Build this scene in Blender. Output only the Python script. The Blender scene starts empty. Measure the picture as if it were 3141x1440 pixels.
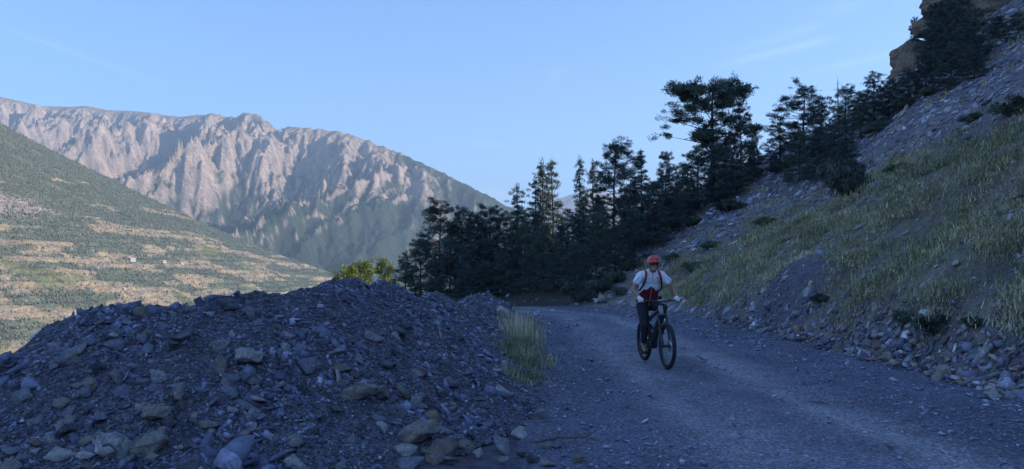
import bpy, bmesh, math, random
import numpy as np
from mathutils import Vector, Matrix

# ------------------------------------------------------------------ camera, sky, sun, exposure
scene = bpy.context.scene
col = scene.collection
W0, H0, FPX, VH = 3141.0, 1440.0, 2365.0, 833.0
PITCH = math.atan((VH - H0 / 2) / FPX)
EYE = 1.6
cam_data = bpy.data.cameras.new("camera")
cam_data.sensor_width = 36.0
cam_data.lens = 36.0 * FPX / W0
cam_data.clip_start = 0.05
cam_data.clip_end = 60000
cam = bpy.data.objects.new("camera", cam_data)
cam.location = (0, 0, EYE)
cam.rotation_euler = (math.pi / 2 + PITCH, 0, 0)
col.objects.link(cam)
scene.camera = cam

SUN_EL = math.radians(20.0)
SUN_AZ = (1.0, -0.03)                      # horizontal direction towards the sun (x, y)
n_ = math.hypot(*SUN_AZ); SUN_AZ = (SUN_AZ[0] / n_, SUN_AZ[1] / n_)
sun_dir = Vector((SUN_AZ[0] * math.cos(SUN_EL), SUN_AZ[1] * math.cos(SUN_EL), math.sin(SUN_EL)))
world = bpy.data.worlds.new("World"); scene.world = world
world.use_nodes = True
wn, wl = world.node_tree.nodes, world.node_tree.links
wn.clear()
w_out = wn.new("ShaderNodeOutputWorld"); w_bg = wn.new("ShaderNodeBackground")
sky = wn.new("ShaderNodeTexSky"); sky.sky_type = 'NISHITA'; sky.sun_disc = False
sky.sun_elevation = SUN_EL
sky.sun_rotation = math.atan2(SUN_AZ[0], SUN_AZ[1])
sky.altitude = 1500; sky.air_density = 1.0; sky.dust_density = 0.4; sky.ozone_density = 6.0
w_bg.inputs["Strength"].default_value = 0.125
wl.new(w_bg.outputs[0], w_out.inputs[0])
# faint cirrus streaks high in the sky, by direction
tc = wn.new("ShaderNodeTexCoord")
def wisp(center, along, half_len, half_wid, amount):
    """Mask (0..amount) for one soft streak of cirrus around a direction of the sky."""
    c = Vector(center).normalized(); t = Vector(along); t = (t - c * t.dot(c)).normalized(); s = c.cross(t)
    def dot(v):
        d = wn.new("ShaderNodeVectorMath"); d.operation = 'DOT_PRODUCT'; d.inputs[1].default_value = v
        wl.new(tc.outputs["Generated"], d.inputs[0]); return d.outputs["Value"]
    def m(op, a, b=None):
        n = wn.new("ShaderNodeMath"); n.operation = op
        for i, q in enumerate((a, b)):
            if q is None: continue
            if isinstance(q, (int, float)): n.inputs[i].default_value = q
            else: wl.new(q, n.inputs[i])
        return n.outputs[0]
    a = m('POWER', m('MULTIPLY', dot(t), 1 / half_len), 2); b = m('POWER', m('MULTIPLY', dot(s), 1 / half_wid), 2)
    e = m('EXPONENT', m('MULTIPLY', m('ADD', a, b), -1.0))
    nz = wn.new("ShaderNodeTexNoise"); nz.inputs["Scale"].default_value = 22; nz.inputs["Detail"].default_value = 5
    wl.new(tc.outputs["Generated"], nz.inputs["Vector"])
    k = m('MULTIPLY', m('MULTIPLY', e, m('GREATER_THAN', dot(c), 0.0)), amount * .7)
    return m('MULTIPLY', k, m('MAXIMUM', m('SUBTRACT', m('MULTIPLY', nz.outputs[0], 2.2), 0.45), 0.0)), m
def vdir(u, v):
    xc, zc = (u - W0 / 2) / FPX, (H0 / 2 - v) / FPX
    y = math.cos(PITCH) - zc * math.sin(PITCH); z = math.sin(PITCH) + zc * math.cos(PITCH)
    return (xc, y, z)
tot = None
for (u, v, du, dv, hl, hw, am) in ((2380, 160, 10, -2.4, .055, .0045, .2), (2400, 112, 10, -3, .05, .005, .1), (2650, 185, 10, -2.2, .06, .004, .12),
                                   (1700, 240, 10, -8, .012, .007, .22), (1560, 447, 10, .4, .05, .0022, .22), (250, 170, 10, 3.5, .09, .0025, .10),
                                   (2590, 20, 10, -2, .04, .008, .06), (1500, 590, 10, 3, .05, .008, .25)):
    k, m_ = wisp(vdir(u, v), Vector(vdir(u + du, v + dv)) - Vector(vdir(u, v)), hl, hw, am)
    tot = k if tot is None else m_('ADD', tot, k)
cmix = wn.new("ShaderNodeMix"); cmix.data_type = 'RGBA'
cmix.inputs[7].default_value = (6.0, 6.6, 7.6, 1)
wl.new(tot, cmix.inputs[0]); wl.new(sky.outputs[0], cmix.inputs[6]); wl.new(cmix.outputs[2], w_bg.inputs["Color"])

sun_data = bpy.data.lights.new("sun", 'SUN')
sun_data.energy = 4.3
sun_data.angle = math.radians(0.5)
sun_data.color = (1.0, 0.84, 0.68)
sun = bpy.data.objects.new("sun", sun_data)
sun.rotation_euler = sun_dir.to_track_quat('Z', 'Y').to_euler()
sun.location = (60, -20, 80)
col.objects.link(sun)
scene.view_settings.view_transform = 'Standard'
scene.view_settings.look = 'None'
scene.view_settings.exposure = 1.42
scene.view_settings.gamma = 1.0
scene.cycles.use_denoising = True
scene.cycles.max_bounces = 6
scene.cycles.diffuse_bounces = 3
scene.cycles.volume_bounces = 0
scene.cycles.transparent_max_bounces = 8

HAZE_DENSITY = 7.6e-5

# ------------------------------------------------------------------ helpers
def pix(u, v):
    """Ray through a point of the photograph: x and z travelled per metre of y."""
    d = vdir(u, v)
    return d[0] / d[1], d[2] / d[1]
def at(u, v, y):
    a, b = pix(u, v)
    return Vector((a * y, y, EYE + b * y))

def _h(ix, iy, seed):
    n = (ix.astype(np.int64) * 374761393 + iy.astype(np.int64) * 668265263 + seed * 974711) & 0xffffffff
    n = ((n ^ (n >> 13)) * 1274126177) & 0xffffffff
    return ((n ^ (n >> 16)) & 0xffffff) / float(0xffffff)
def noise(x, y, seed=0):
    """Gradient noise, about -0.7..0.7."""
    x = np.asarray(x, float); y = np.asarray(y, float)
    ix, iy = np.floor(x), np.floor(y); fx, fy = x - ix, y - iy
    ux, uy = fx * fx * fx * (fx * (fx * 6 - 15) + 10), fy * fy * fy * (fy * (fy * 6 - 15) + 10)
    def g(ox, oy):
        t = _h(ix + ox, iy + oy, seed) * 2 * math.pi
        return np.cos(t) * (fx - ox) + np.sin(t) * (fy - oy)
    a = g(0, 0) + ux * (g(1, 0) - g(0, 0)); b = g(0, 1) + ux * (g(1, 1) - g(0, 1))
    return a + uy * (b - a)
def fbm(x, y, oct=5, seed=0, gain=0.5):
    s = 0; a = 1.0; x = np.asarray(x, float); y = np.asarray(y, float)
    for o in range(oct):
        s = s + a * noise(x, y, seed + o * 17); x = x * 2.03 + 3.1; y = y * 2.03 - 1.7; a *= gain
    return s
def ridged(x, y, oct=4, seed=0):
    s = 0; a = 0.5; x = np.asarray(x, float); y = np.asarray(y, float)
    for o in range(oct):
        s = s + a * (1 - 2 * np.abs(noise(x, y, seed + o * 13))); x = x * 2.1 + 5; y = y * 2.1 + 9; a *= 0.5
    return s
def sstep(a, b, x):
    t = np.clip((np.asarray(x, float) - a) / (b - a), 0, 1)
    return t * t * (3 - 2 * t)
def gullies(X, Y, Z, step, wave, octs, strength, mask, seed):
    """Branching erosion gullies: waves aligned with the fall line, finer ones following the coarser."""
    Z = Z.copy()
    for o in range(octs):
        gy, gx = np.gradient(Z, step, step)
        m = np.sqrt(gx * gx + gy * gy) + 1e-6
        px, py = gx / m, gy / m
        dx, dy = -py, px
        x, y = X / wave, Y / wave
        ix, iy = np.floor(x), np.floor(y)
        s = np.zeros_like(X); wsum = np.zeros_like(X)
        for i in (-1, 0, 1):
            for j in (-1, 0, 1):
                cx, cy = ix + i, iy + j
                qx = x - cx - 0.15 - 0.7 * _h(cx, cy, seed + o * 31); qy = y - cy - 0.15 - 0.7 * _h(cx, cy, seed + o * 31 + 7)
                w = np.exp(-3.0 * (qx * qx + qy * qy))
                ph = (qx * dx + qy * dy) * 2 * math.pi * 0.9
                s += w * np.cos(ph); wsum += w
        v = s / wsum
        v = 1 - np.sqrt(np.clip(1 - v, 0, 2) / 2 + 1e-4) * 1.6      # sharp ridges, broad gullies
        Z = Z + v * wave * strength * mask * np.clip(m, 0, 0.9)
        wave *= 0.5
    return Z

# ---- object making
def setp(o, label=None, cat=None, group=None, kind=None):
    if label: o["label"] = label
    if cat: o["category"] = cat
    if group: o["group"] = group
    if kind: o["kind"] = kind
    return o
def np_mesh(name, V, F, colors=None, smooth=False):
    """Mesh from arrays; F is (n,3) or (n,4). colors: per-vertex rgb stored as attribute 'tone'."""
    me = bpy.data.meshes.new(name)
    V = np.ascontiguousarray(V, np.float32); F = np.ascontiguousarray(F, np.int32)
    k = F.shape[1]
    me.vertices.add(len(V)); me.vertices.foreach_set("co", V.ravel())
    me.loops.add(F.size); me.loops.foreach_set("vertex_index", F.ravel())
    me.polygons.add(len(F)); me.polygons.foreach_set("loop_start", np.arange(len(F), dtype=np.int32) * k)
    me.update(calc_edges=True)
    if smooth: me.polygons.foreach_set("use_smooth", np.ones(len(F), bool))
    if colors is not None: set_tone(me, colors)
    me.validate()
    return me
def set_tone(me, colors):
    a = me.color_attributes.new("tone", 'FLOAT_COLOR', 'POINT')
    c = np.ones((len(colors), 4), np.float32); c[:, :3] = colors
    a.data.foreach_set("color", c.ravel())
def link(name, me, mat=None, parent=None, loc=None):
    o = bpy.data.objects.new(name, me)
    if mat is not None and me is not None and len(me.materials) == 0: me.materials.append(mat)
    col.objects.link(o)
    if parent is not None: o.parent = parent
    if loc is not None: o.location = loc
    return o
def empty(name, loc=(0, 0, 0), rz=0.0):
    o = bpy.data.objects.new(name, None); o.empty_display_size = 0.2
    o.location = loc; o.rotation_euler = (0, 0, rz); col.objects.link(o)
    return o
def grid_faces(nr, nc):
    i = np.arange(nr - 1)[:, None] * nc + np.arange(nc - 1)[None, :]
    return np.stack([i, i + 1, i + nc + 1, i + nc], -1).reshape(-1, 4)
def grid_mesh(name, X, Y, Z, colors=None, smooth=True):
    nr, nc = X.shape
    return np_mesh(name, np.stack([X, Y, Z], -1).reshape(-1, 3), grid_faces(nr, nc), None if colors is None else colors.reshape(-1, 3), smooth)

# ---- materials
def rgb(*c): return (c[0], c[1], c[2], 1)
class NB:
    def __init__(s, name, rough=0.9, spec=0.3):
        s.m = bpy.data.materials.new(name); s.m.use_nodes = True
        s.n, s.l = s.m.node_tree.nodes, s.m.node_tree.links
        s.b = s.n["Principled BSDF"]; s.b.inputs["Roughness"].default_value = rough; s.b.inputs["Specular IOR Level"].default_value = spec
    def put(s, sock, v):
        if isinstance(v, (int, float)): sock.default_value = v
        elif isinstance(v, tuple): sock.default_value = v
        else: s.l.new(v, sock)
    def noise(s, scale, detail=4, vec=None, rough=0.55, dist=0.0):
        t = s.n.new("ShaderNodeTexNoise"); t.inputs["Scale"].default_value = scale; t.inputs["Detail"].default_value = detail
        t.inputs["Roughness"].default_value = rough; t.inputs["Distortion"].default_value = dist
        if vec is not None: s.l.new(vec, t.inputs["Vector"])
        return t.outputs[0]
    def vor(s, scale, vec=None, feature='F1', out=0):
        t = s.n.new("ShaderNodeTexVoronoi"); t.feature = feature; t.inputs["Scale"].default_value = scale
        if vec is not None: s.l.new(vec, t.inputs["Vector"])
        return t.outputs[out]
    def pos(s, scale=(1, 1, 1), kind="pos", rot=(0, 0, 0)):
        if kind == "pos": src = s.n.new("ShaderNodeNewGeometry").outputs["Position"]
        else: src = s.n.new("ShaderNodeTexCoord").outputs["Object"]
        mp = s.n.new("ShaderNodeMapping"); mp.inputs["Scale"].default_value = scale; mp.inputs["Rotation"].default_value = rot
        s.l.new(src, mp.inputs["Vector"]); return mp.outputs[0]
    def ramp(s, f, *stops):
        r = s.n.new("ShaderNodeValToRGB"); e = r.color_ramp.elements
        while len(e) < len(stops): e.new(0.5)
        for i, (p, c) in enumerate(stops):
            e[i].position = p; e[i].color = (c, c, c, 1) if isinstance(c, (int, float)) else rgb(*c)
        s.l.new(f, r.inputs[0]); return r.outputs[0]
    def mix(s, f, a, b, mode='MIX'):
        m = s.n.new("ShaderNodeMix"); m.data_type = 'RGBA'; m.blend_type = mode
        s.put(m.inputs[0], f)
        for k, v in ((6, a), (7, b)):
            if isinstance(v, tuple) and len(v) == 3: v = rgb(*v)
            s.put(m.inputs[k], v)
        return m.outputs[2]
    def math(s, op, a, b=0.0):
        m = s.n.new("ShaderNodeMath"); m.operation = op; s.put(m.inputs[0], a); s.put(m.inputs[1], b); return m.outputs[0]
    def attr(s, name="tone"):
        a = s.n.new("ShaderNodeAttribute"); a.attribute_name = name; return a.outputs["Color"]
    def color(s, v): s.put(s.b.inputs["Base Color"], rgb(*v) if isinstance(v, tuple) and len(v) == 3 else v)
    def bump(s, h, strength=0.5, dist=0.05):
        b = s.n.new("ShaderNodeBump"); b.inputs["Strength"].default_value = strength; b.inputs["Distance"].default_value = dist
        s.l.new(h, b.inputs["Height"]); s.l.new(b.outputs[0], s.b.inputs["Normal"])
def simple(name, c, rough=0.6, spec=0.4, metallic=0.0, vary=0.15, scale=30.0):
    q = NB(name, rough, spec); q.b.inputs["Metallic"].default_value = metallic
    nz = q.noise(scale, 3, q.pos(kind="obj"))
    q.color(q.mix(nz, tuple(x * (1 - vary) for x in c), tuple(min(1, x * (1 + vary)) for x in c)))
    return q.m

# ------------------------------------------------------------------ terrain shape
UC = [-600, 600, 1000, 1210, 1390, 1550, 1750, 1900, 2100, 2334, 2500, 2650, 2750, 2790]
VC = [1400, 1090, 965, 912, 890, 855, 755, 700, 600, 484, 408, 318, 250, 222]
DC = [36, 38, 40, 42, 44, 46, 50, 54, 60, 64, 62, 58, 55, 54]
UB = [-600, 600, 1000, 1210, 1390, 1550, 1750, 1900, 2040, 2100, 2334, 2500, 2650, 2790]
XE = 6.9
DB = [34, 36, 37, 37, 37, 36.5, 35, 33.2, 30.5, 28.6, 21.6, XE / .393, XE / .4565, XE / .5157]
ac_ = np.array([(u - W0 / 2) / FPX for u in UC]); zc_ = np.array([EYE + pix(u, v)[1] * d for u, v, d in zip(UC, VC, DC)])
ab_ = np.array([(u - W0 / 2) / FPX for u in UB])
def hill_D(x, y):
    """Metres inside the hillside, measured from the road's edge (negative on the road)."""
    x = np.asarray(x, float); y = np.asarray(y, float)
    a = x / np.maximum(y, 1e-3)
    db = np.interp(a, ab_, DB)
    polar = (y - db) * np.clip(a + 0.25, 0.25, 0.6) * 1.2
    return np.where((y > 0) & (a < 0.3), polar, x - XE)
def H(x, y, detail=True):
    x = np.asarray(x, float); y = np.asarray(y, float)
    a = np.where(y > 0.01, x / np.maximum(y, 0.01), np.where(x > 0, 99.0, -99.0))
    dc = np.interp(a, ac_, DC); db = np.interp(a, ab_, DB); zc = np.interp(a, ac_, zc_)
    t = (y - db) / (dc - db)
    face = zc * np.where(t < 1, np.clip(t, 0, 1), 1.0)
    r = np.maximum(y - dc, 0)
    pol = face - 0.10 * np.minimum(r, 6) - 0.22 * np.clip(r - 6, 0, 40) - 0.45 * np.maximum(r - 46, 0)
    far = 61 - 0.10 * np.maximum(x - 30, 0)
    pl = 0.75 * np.maximum(x - XE, 0)
    pl = np.where(pl > 62, 62 + (pl - 62) * 0.12, pl)
    cl = noise(y / 7.0, x * 0 + 3.3, 5) * 3 + noise(y / 2.1, x * 0 + 1.3, 6) * 1.0
    pl = pl + 7.0 * sstep(33.0, 34.8, x + cl)
    pl = pl - np.minimum(2.0 * np.maximum(y - far, 0), pl + 60)
    w = sstep(0.512, 0.53, a)
    w = np.where(y <= 0.01, np.where(x > 0, 1.0, 0.0), w)
    hz = pol * (1 - w) + pl * w
    hz = np.where((y <= 0.01) & (x <= 0), 0, hz)
    D = hill_D(x, y)
    # cut bank above the road edge, and the gravel bank further along
    near = sstep(-0.1, 0.9, D) * sstep(33, 24, y)
    hz = hz + 0.45 * near * (1 + 0.7 * noise(y / 2.3, x * 0, 9))
    hz = hz + 0.62 * np.exp(-(((x - 7.9) / 1.0) ** 2 + ((y - 21.0) / 2.5) ** 2))
    xl = np.where(y < 12, -7.0, -6.0 - 0.06 * (y - 12))
    drop = np.maximum(xl - x, 0)
    lz = -0.66 * drop - 0.04 * np.minimum(drop, 4)
    lz = lz - 0.3 * np.maximum(-25 - y, 0) * 0
    hz = hz + lz
    if detail:
        k = sstep(0.3, 3.0, D); kl = sstep(0.5, 8, drop)
        hz = hz + k * (0.32 * fbm(x / 4.0, y / 4.0, 5, 3) + 0.10 * ridged((x + y * .3) / 1.1, (y - x * .5) / 2.5, 3, 8))
        hz = hz + kl * 1.2 * fbm(x / 9.0, y / 9.0, 4, 13)
        hz = hz + 0.02 * fbm(x / 0.9, y / 0.9, 3, 4)
    return np.maximum(hz, -415 + 3 * noise(x / 300, y / 300, 2))

# rubble heaps beside the road: ridge points (u, v, y)
RIDGES = [[(-420, 1330, 6.1), (-150, 1205, 6.4), (0, 1112, 6.6), (150, 1034, 6.9), (290, 946, 7.2), (400, 932, 7.3), (520, 934, 7.4), (640, 922, 7.6), (720, 912, 7.8), (900, 908, 8.3), (975, 884, 8.8), (1050, 852, 9.6), (1085, 862, 10.0)],
          [(1170, 868, 12.4), (1192, 866, 13.0), (1205, 869, 13.4)], [(1318, 901, 17.5), (1350, 899, 18.2)], [(1450, 906, 22.5), (1500, 902, 23.5)]]
PILE_T = 0.74
def heap_z(x, y, k):
    x = np.asarray(x, float); y = np.asarray(y, float)
    P = [at(*p) for p in RIDGES[k]]
    best = np.full(np.broadcast(x, y).shape, -9.0)
    for p, q in zip(P[:-1], P[1:]):
        dx, dy = q.x - p.x, q.y - p.y; L = dx * dx + dy * dy + 1e-9
        t = np.clip(((x - p.x) * dx + (y - p.y) * dy) / L, 0, 1)
        d = np.hypot(x - p.x - t * dx, y - p.y - t * dy)
        s = PILE_T * (np.sqrt(d * d + 0.012) - 0.11)
        best = np.maximum(best, p.z + t * (q.z - p.z) - s + 0.10 * np.minimum(s, 0.4) * noise(x * 1.3, y * 1.3, 40 + k))
    foot = 0.16 * np.exp(-np.maximum(0.25 - best, 0) * 3)           # the foot spreads out
    best = np.where(best < 0.3, best * 0.55 + 0.135, best)
    return best + 0.10 * fbm(x / 0.55, y / 0.55, 4, 50 + k) * sstep(-0.2, 0.3, best) + 0.035 * fbm(x / 0.16, y / 0.16, 2, 70 + k)
def surf(x, y):
    """Top of whatever solid ground is here: ground or heap."""
    z = H(x, y)
    for k in range(4): z = np.maximum(z, heap_z(x, y, k))
    return z
def hit(u, v, fn=surf, y0=3.0, y1=120.0, n=4000):
    """Where the sight line through (u, v) meets the ground."""
    a, b = pix(u, v)
    y = np.geomspace(y0, y1, n)
    g = fn(a * y, y) - (EYE + b * y)
    i = np.argmax(g > 0)
    if g[i] <= 0: i = n - 1
    yy = y[i]
    return Vector((a * yy, yy, float(fn(np.array([a * yy]), np.array([yy]))[0])))

# ------------------------------------------------------------------ ground materials
def m_ground():
    q = NB("ground_scree_and_soil", 0.95, 0.2)
    p = q.pos()
    base = q.attr()
    n1 = q.noise(2.2, 8, p, 0.65); n2 = q.noise(14, 6, p, 0.7); v = q.vor(9, q.pos((1, 1, 1.8)), out=1)
    c = q.mix(1.0, base, q.ramp(n2, (0.25, 0.55), (0.75, 1.5)), 'MULTIPLY')
    c = q.mix(1.0, c, q.ramp(n1, (0.3, 0.7), (0.7, 1.25)), 'MULTIPLY')
    c = q.mix(0.35, c, q.mix(1.0, c, v, 'MULTIPLY'))
    q.color(c)
    q.bump(q.math('ADD', n2, q.vor(7, p)), 0.8, 0.12)
    return q.m
def m_road():
    q = NB("gravel_road", 0.9, 0.25)
    p = q.pos()
    base = q.attr()
    n1 = q.noise(1.2, 6, p, 0.6); n2 = q.noise(40, 5, p, 0.7); v = q.vor(38, p, out=1); v2 = q.vor(85, p, out=1)
    g = q.math('MULTIPLY', q.math('ADD', v, v2), 0.5)
    c = q.mix(1.0, base, q.ramp(v, (0.1, 0.55), (0.75, 1.2), (0.95, 2.0)), 'MULTIPLY')
    c = q.mix(1.0, c, q.ramp(n2, (0.3, 0.7), (0.7, 1.3)), 'MULTIPLY')
    c = q.mix(1.0, c, q.ramp(n1, (0.3, 0.8), (0.7, 1.2)), 'MULTIPLY')
    q.color(c)
    q.bump(q.math('ADD', q.vor(38, p), q.math('MULTIPLY', n2, 0.6)), 0.7, 0.03)
    return q.m
def m_heap():
    q = NB("heap_rubble", 0.9, 0.3)
    p = q.pos()
    n1 = q.noise(1.7, 6, p, 0.6); n2 = q.noise(30, 6, p, 0.7); v = q.vor(26, q.pos((1, 1, 2.2), rot=(0.5, 0.3, 0)), out=1)
    c = q.ramp(n1, (0.3, (0.10, 0.10, 0.125)), (0.5, (0.14, 0.14, 0.17)), (0.72, (0.175, 0.16, 0.175)))
    c = q.mix(1.0, c, q.ramp(v, (0.1, 0.45), (0.8, 1.35), (0.97, 2.4)), 'MULTIPLY')
    c = q.mix(1.0, c, q.ramp(n2, (0.3, 0.6), (0.7, 1.35)), 'MULTIPLY')
    q.color(c)
    q.bump(q.math('ADD', q.vor(26, p), q.math('MULTIPLY', n2, 0.8)), 0.9, 0.05)
    return q.m
def m_hillside(name):
    q = NB(name, 0.95, 0.1)
    p = q.pos()
    base = q.attr(); n1 = q.noise(0.02, 6, p, 0.65); n2 = q.noise(0.09, 5, p, 0.7)
    c = q.mix(1.0, base, q.ramp(n2, (0.28, 0.55), (0.72, 1.45)), 'MULTIPLY')
    c = q.mix(1.0, c, q.ramp(n1, (0.3, 0.75), (0.7, 1.25)), 'MULTIPLY')
    q.color(c); q.bump(q.math('ADD', n2, q.math('MULTIPLY', q.noise(0.03, 5, p, .65), 2.0)), 0.8, 16.0)
    return q.m
def m_tone(name, rough=0.85, spec=0.3, scale=20.0, lo=0.7, hi=1.3, bumpd=0.0):
    """Each piece keeps its own colour (attribute) with fine grain on it."""
    q = NB(name, rough, spec)
    n = q.noise(scale, 4, q.pos(), 0.6)
    q.color(q.mix(1.0, q.attr(), q.ramp(n, (0.3, lo), (0.7, hi)), 'MULTIPLY'))
    if bumpd: q.bump(n, 0.6, bumpd)
    return q.m

# ------------------------------------------------------------------ near ground
def build_ground():
    ph = np.radians(np.concatenate([np.linspace(-180, -44, 40)[:-1], np.linspace(-44, -2, 230)[:-1], np.linspace(-2, 42, 420)[:-1], np.linspace(42, 180, 70)]))
    r = np.concatenate([np.geomspace(1.2, 90, 330)[:-1], np.geomspace(90, 1500, 80)])
    R, PH = np.meshgrid(r, ph, indexing='ij')
    X, Y = R * np.sin(PH), R * np.cos(PH)
    Z = H(X, Y)
    D = hill_D(X, Y)
    Z = Z - 0.05 * sstep(0.0, -0.5, D) * sstep(-1.5, 0, X)           # the road lies in this bed
    scree = np.array([0.255, 0.24, 0.25]); pink = np.array([0.33, 0.285, 0.26]); soil = np.array([0.29, 0.265, 0.20]); grey = np.array([0.22, 0.24, 0.29])
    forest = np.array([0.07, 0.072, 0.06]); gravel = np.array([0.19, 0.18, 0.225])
    n = fbm(X / 5, Y / 5, 4, 21); n2 = fbm(X / 1.6, Y / 1.6, 3, 23)
    k = sstep(-0.25, 0.45, n)[..., None]
    c = scree * (1 - k) + pink * k
    kg = (sstep(14, 22, X) * sstep(-.3, .2, fbm((X + Y) / 9, (Y - X) / 30, 3, 25)))[..., None] * 0.75
    c = c * (1 - kg) + grey * kg
    ks = (sstep(0.2, 0.8, D) * sstep(7.6, 5.0, D + 2.6 * n) * sstep(42, 34, Y))[..., None]
    ks = ks * .75
    c = c * (1 - ks) + (soil * (1 + 0.6 * n2[..., None])) * ks
    kb = np.exp(-(((X - 7.6) / 1.05) ** 2 + ((Y - 20.8) / 2.3) ** 2))[..., None]
    kb = sstep(.25, .65, kb + .28 * fbm(X / .6, Y / .6, 3, 121)[..., None])
    c = c * (1 - kb) + gravel * kb
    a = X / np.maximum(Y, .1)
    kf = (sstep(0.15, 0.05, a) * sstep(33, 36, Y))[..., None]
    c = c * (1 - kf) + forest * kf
    flat = sstep(0.1, -0.3, D)[..., None] * (1 - kf)
    c = c * (1 - flat) + gravel * 0.9 * flat
    cliff = (sstep(32, 34, X) * sstep(37, 34, X + 0 * Y))[..., None]
    c = c * (1 - cliff) + np.array([0.22, 0.18, 0.14]) * cliff
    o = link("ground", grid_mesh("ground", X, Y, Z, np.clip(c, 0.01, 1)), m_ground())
    setp(o, kind="structure")
build_ground()

def road_edges(y):
    l = np.interp(y, [-30, 3, 6.3, 9.5, 12.7, 18, 24, 29, 33, 35], [0.6, .5, .52, .45, .42, .55, .72, .85, .2, -3.0])
    r = np.interp(y, [-30, 8, 14, 20, 26, 30, 33, 35.5], [6.9, 6.6, 6.9, 6.9, 6.6, 5.7, 4.5, 2.0])
    return l - 0.5, r + 0.35
def build_road():
    y = np.concatenate([np.linspace(-30, 3, 30)[:-1], np.geomspace(3, 36, 420)])
    t = np.linspace(0, 1, 190)
    l, r = road_edges(y)
    l = l + 0.12 * noise(y * 1.1, y * 0, 31) ; r = r + 0.15 * noise(y * 0.9, y * 0, 33)
    X = l[:, None] + (r - l)[:, None] * t[None, :]; Y = np.repeat(y[:, None], len(t), 1)
    w = t[None, :] * np.ones_like(X)
    c0 = np.interp(y, [-30, 6, 12, 20, 28, 36], [2.9, 2.9, 2.9, 2.9, 2.7, -1.0])[:, None]
    off = X - c0
    rut = np.exp(-((np.abs(off) - 0.85) / 0.33) ** 2)
    Z = 0.004 + 0.03 * np.exp(-(off / 0.4) ** 2) - 0.025 * rut + 0.035 * fbm(X / 1.3, Y / 1.3, 3, 35) + 0.012 * fbm(X / 0.2, Y / 0.2, 3, 36)
    edge = np.minimum(w, 1 - w)
    Z = Z - 0.06 * sstep(0.03, 0.0, edge)
    c = np.array([0.128, 0.132, 0.185])[None, None] * (1 + 0.25 * fbm(X / 2.2, Y / 5.0, 4, 37)[..., None])
    lt = (0.85 * np.exp(-((off - 0.75) / 0.42) ** 2) + 0.6 * np.exp(-((off + .85) / .40) ** 2) + .25 * np.exp(-(off / 1.6) ** 2))[..., None] * (0.6 + 0.5 * fbm(X / .8, Y / 3, 3, 39)[..., None])
    lt = np.clip(lt, 0, 1)
    c = c * (1 - lt) + np.array([0.38, 0.37, 0.40]) * lt
    o = link("road", grid_mesh("road", X, Y, Z, np.clip(c, .01, 1)), m_road())
    setp(o, kind="structure")
build_road()

HEAP_LABELS = ["long dark heap of slate rubble dumped beside the gravel road, the biggest one",
               "second heap of slate rubble, its pointed top just behind the long heap",
               "third heap of slate rubble, below the tall bushy pine", "small farthest heap of slate rubble, beside the tall dry grass"]
def build_heaps():
    m = m_heap()
    for k in range(4):
        P = [at(*p) for p in RIDGES[k]]
        xs = [p.x for p in P]; ys = [p.y for p in P]
        top = max(p.z for p in P); ext = top / PILE_T * 1.25 + 0.5
        x0, x1, y0, y1 = min(xs) - ext, max(xs) + ext, min(ys) - ext, max(ys) + ext
        step = 0.028 if k == 0 else 0.05
        X, Y = np.meshgrid(np.arange(x0, x1, step), np.arange(max(y0, 3.0), y1, step))
        Z = heap_z(X, Y, k); G = H(X, Y)
        inside = (Z > G - 0.02)
        me_v = np.stack([X, Y, np.maximum(Z, G - 0.03)], -1).reshape(-1, 3)
        F = grid_faces(*X.shape)
        keep = inside.reshape(-1)[F].any(1)
        F = F[keep]; used = np.unique(F); remap = np.zeros(len(me_v), np.int64); remap[used] = np.arange(len(used))
        o = link("rubble_heap", np_mesh("rubble_heap", me_v[used], remap[F], None, True), m)
        setp(o, HEAP_LABELS[k], "heap", "heaps of slate rubble along the road")
build_heaps()

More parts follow.
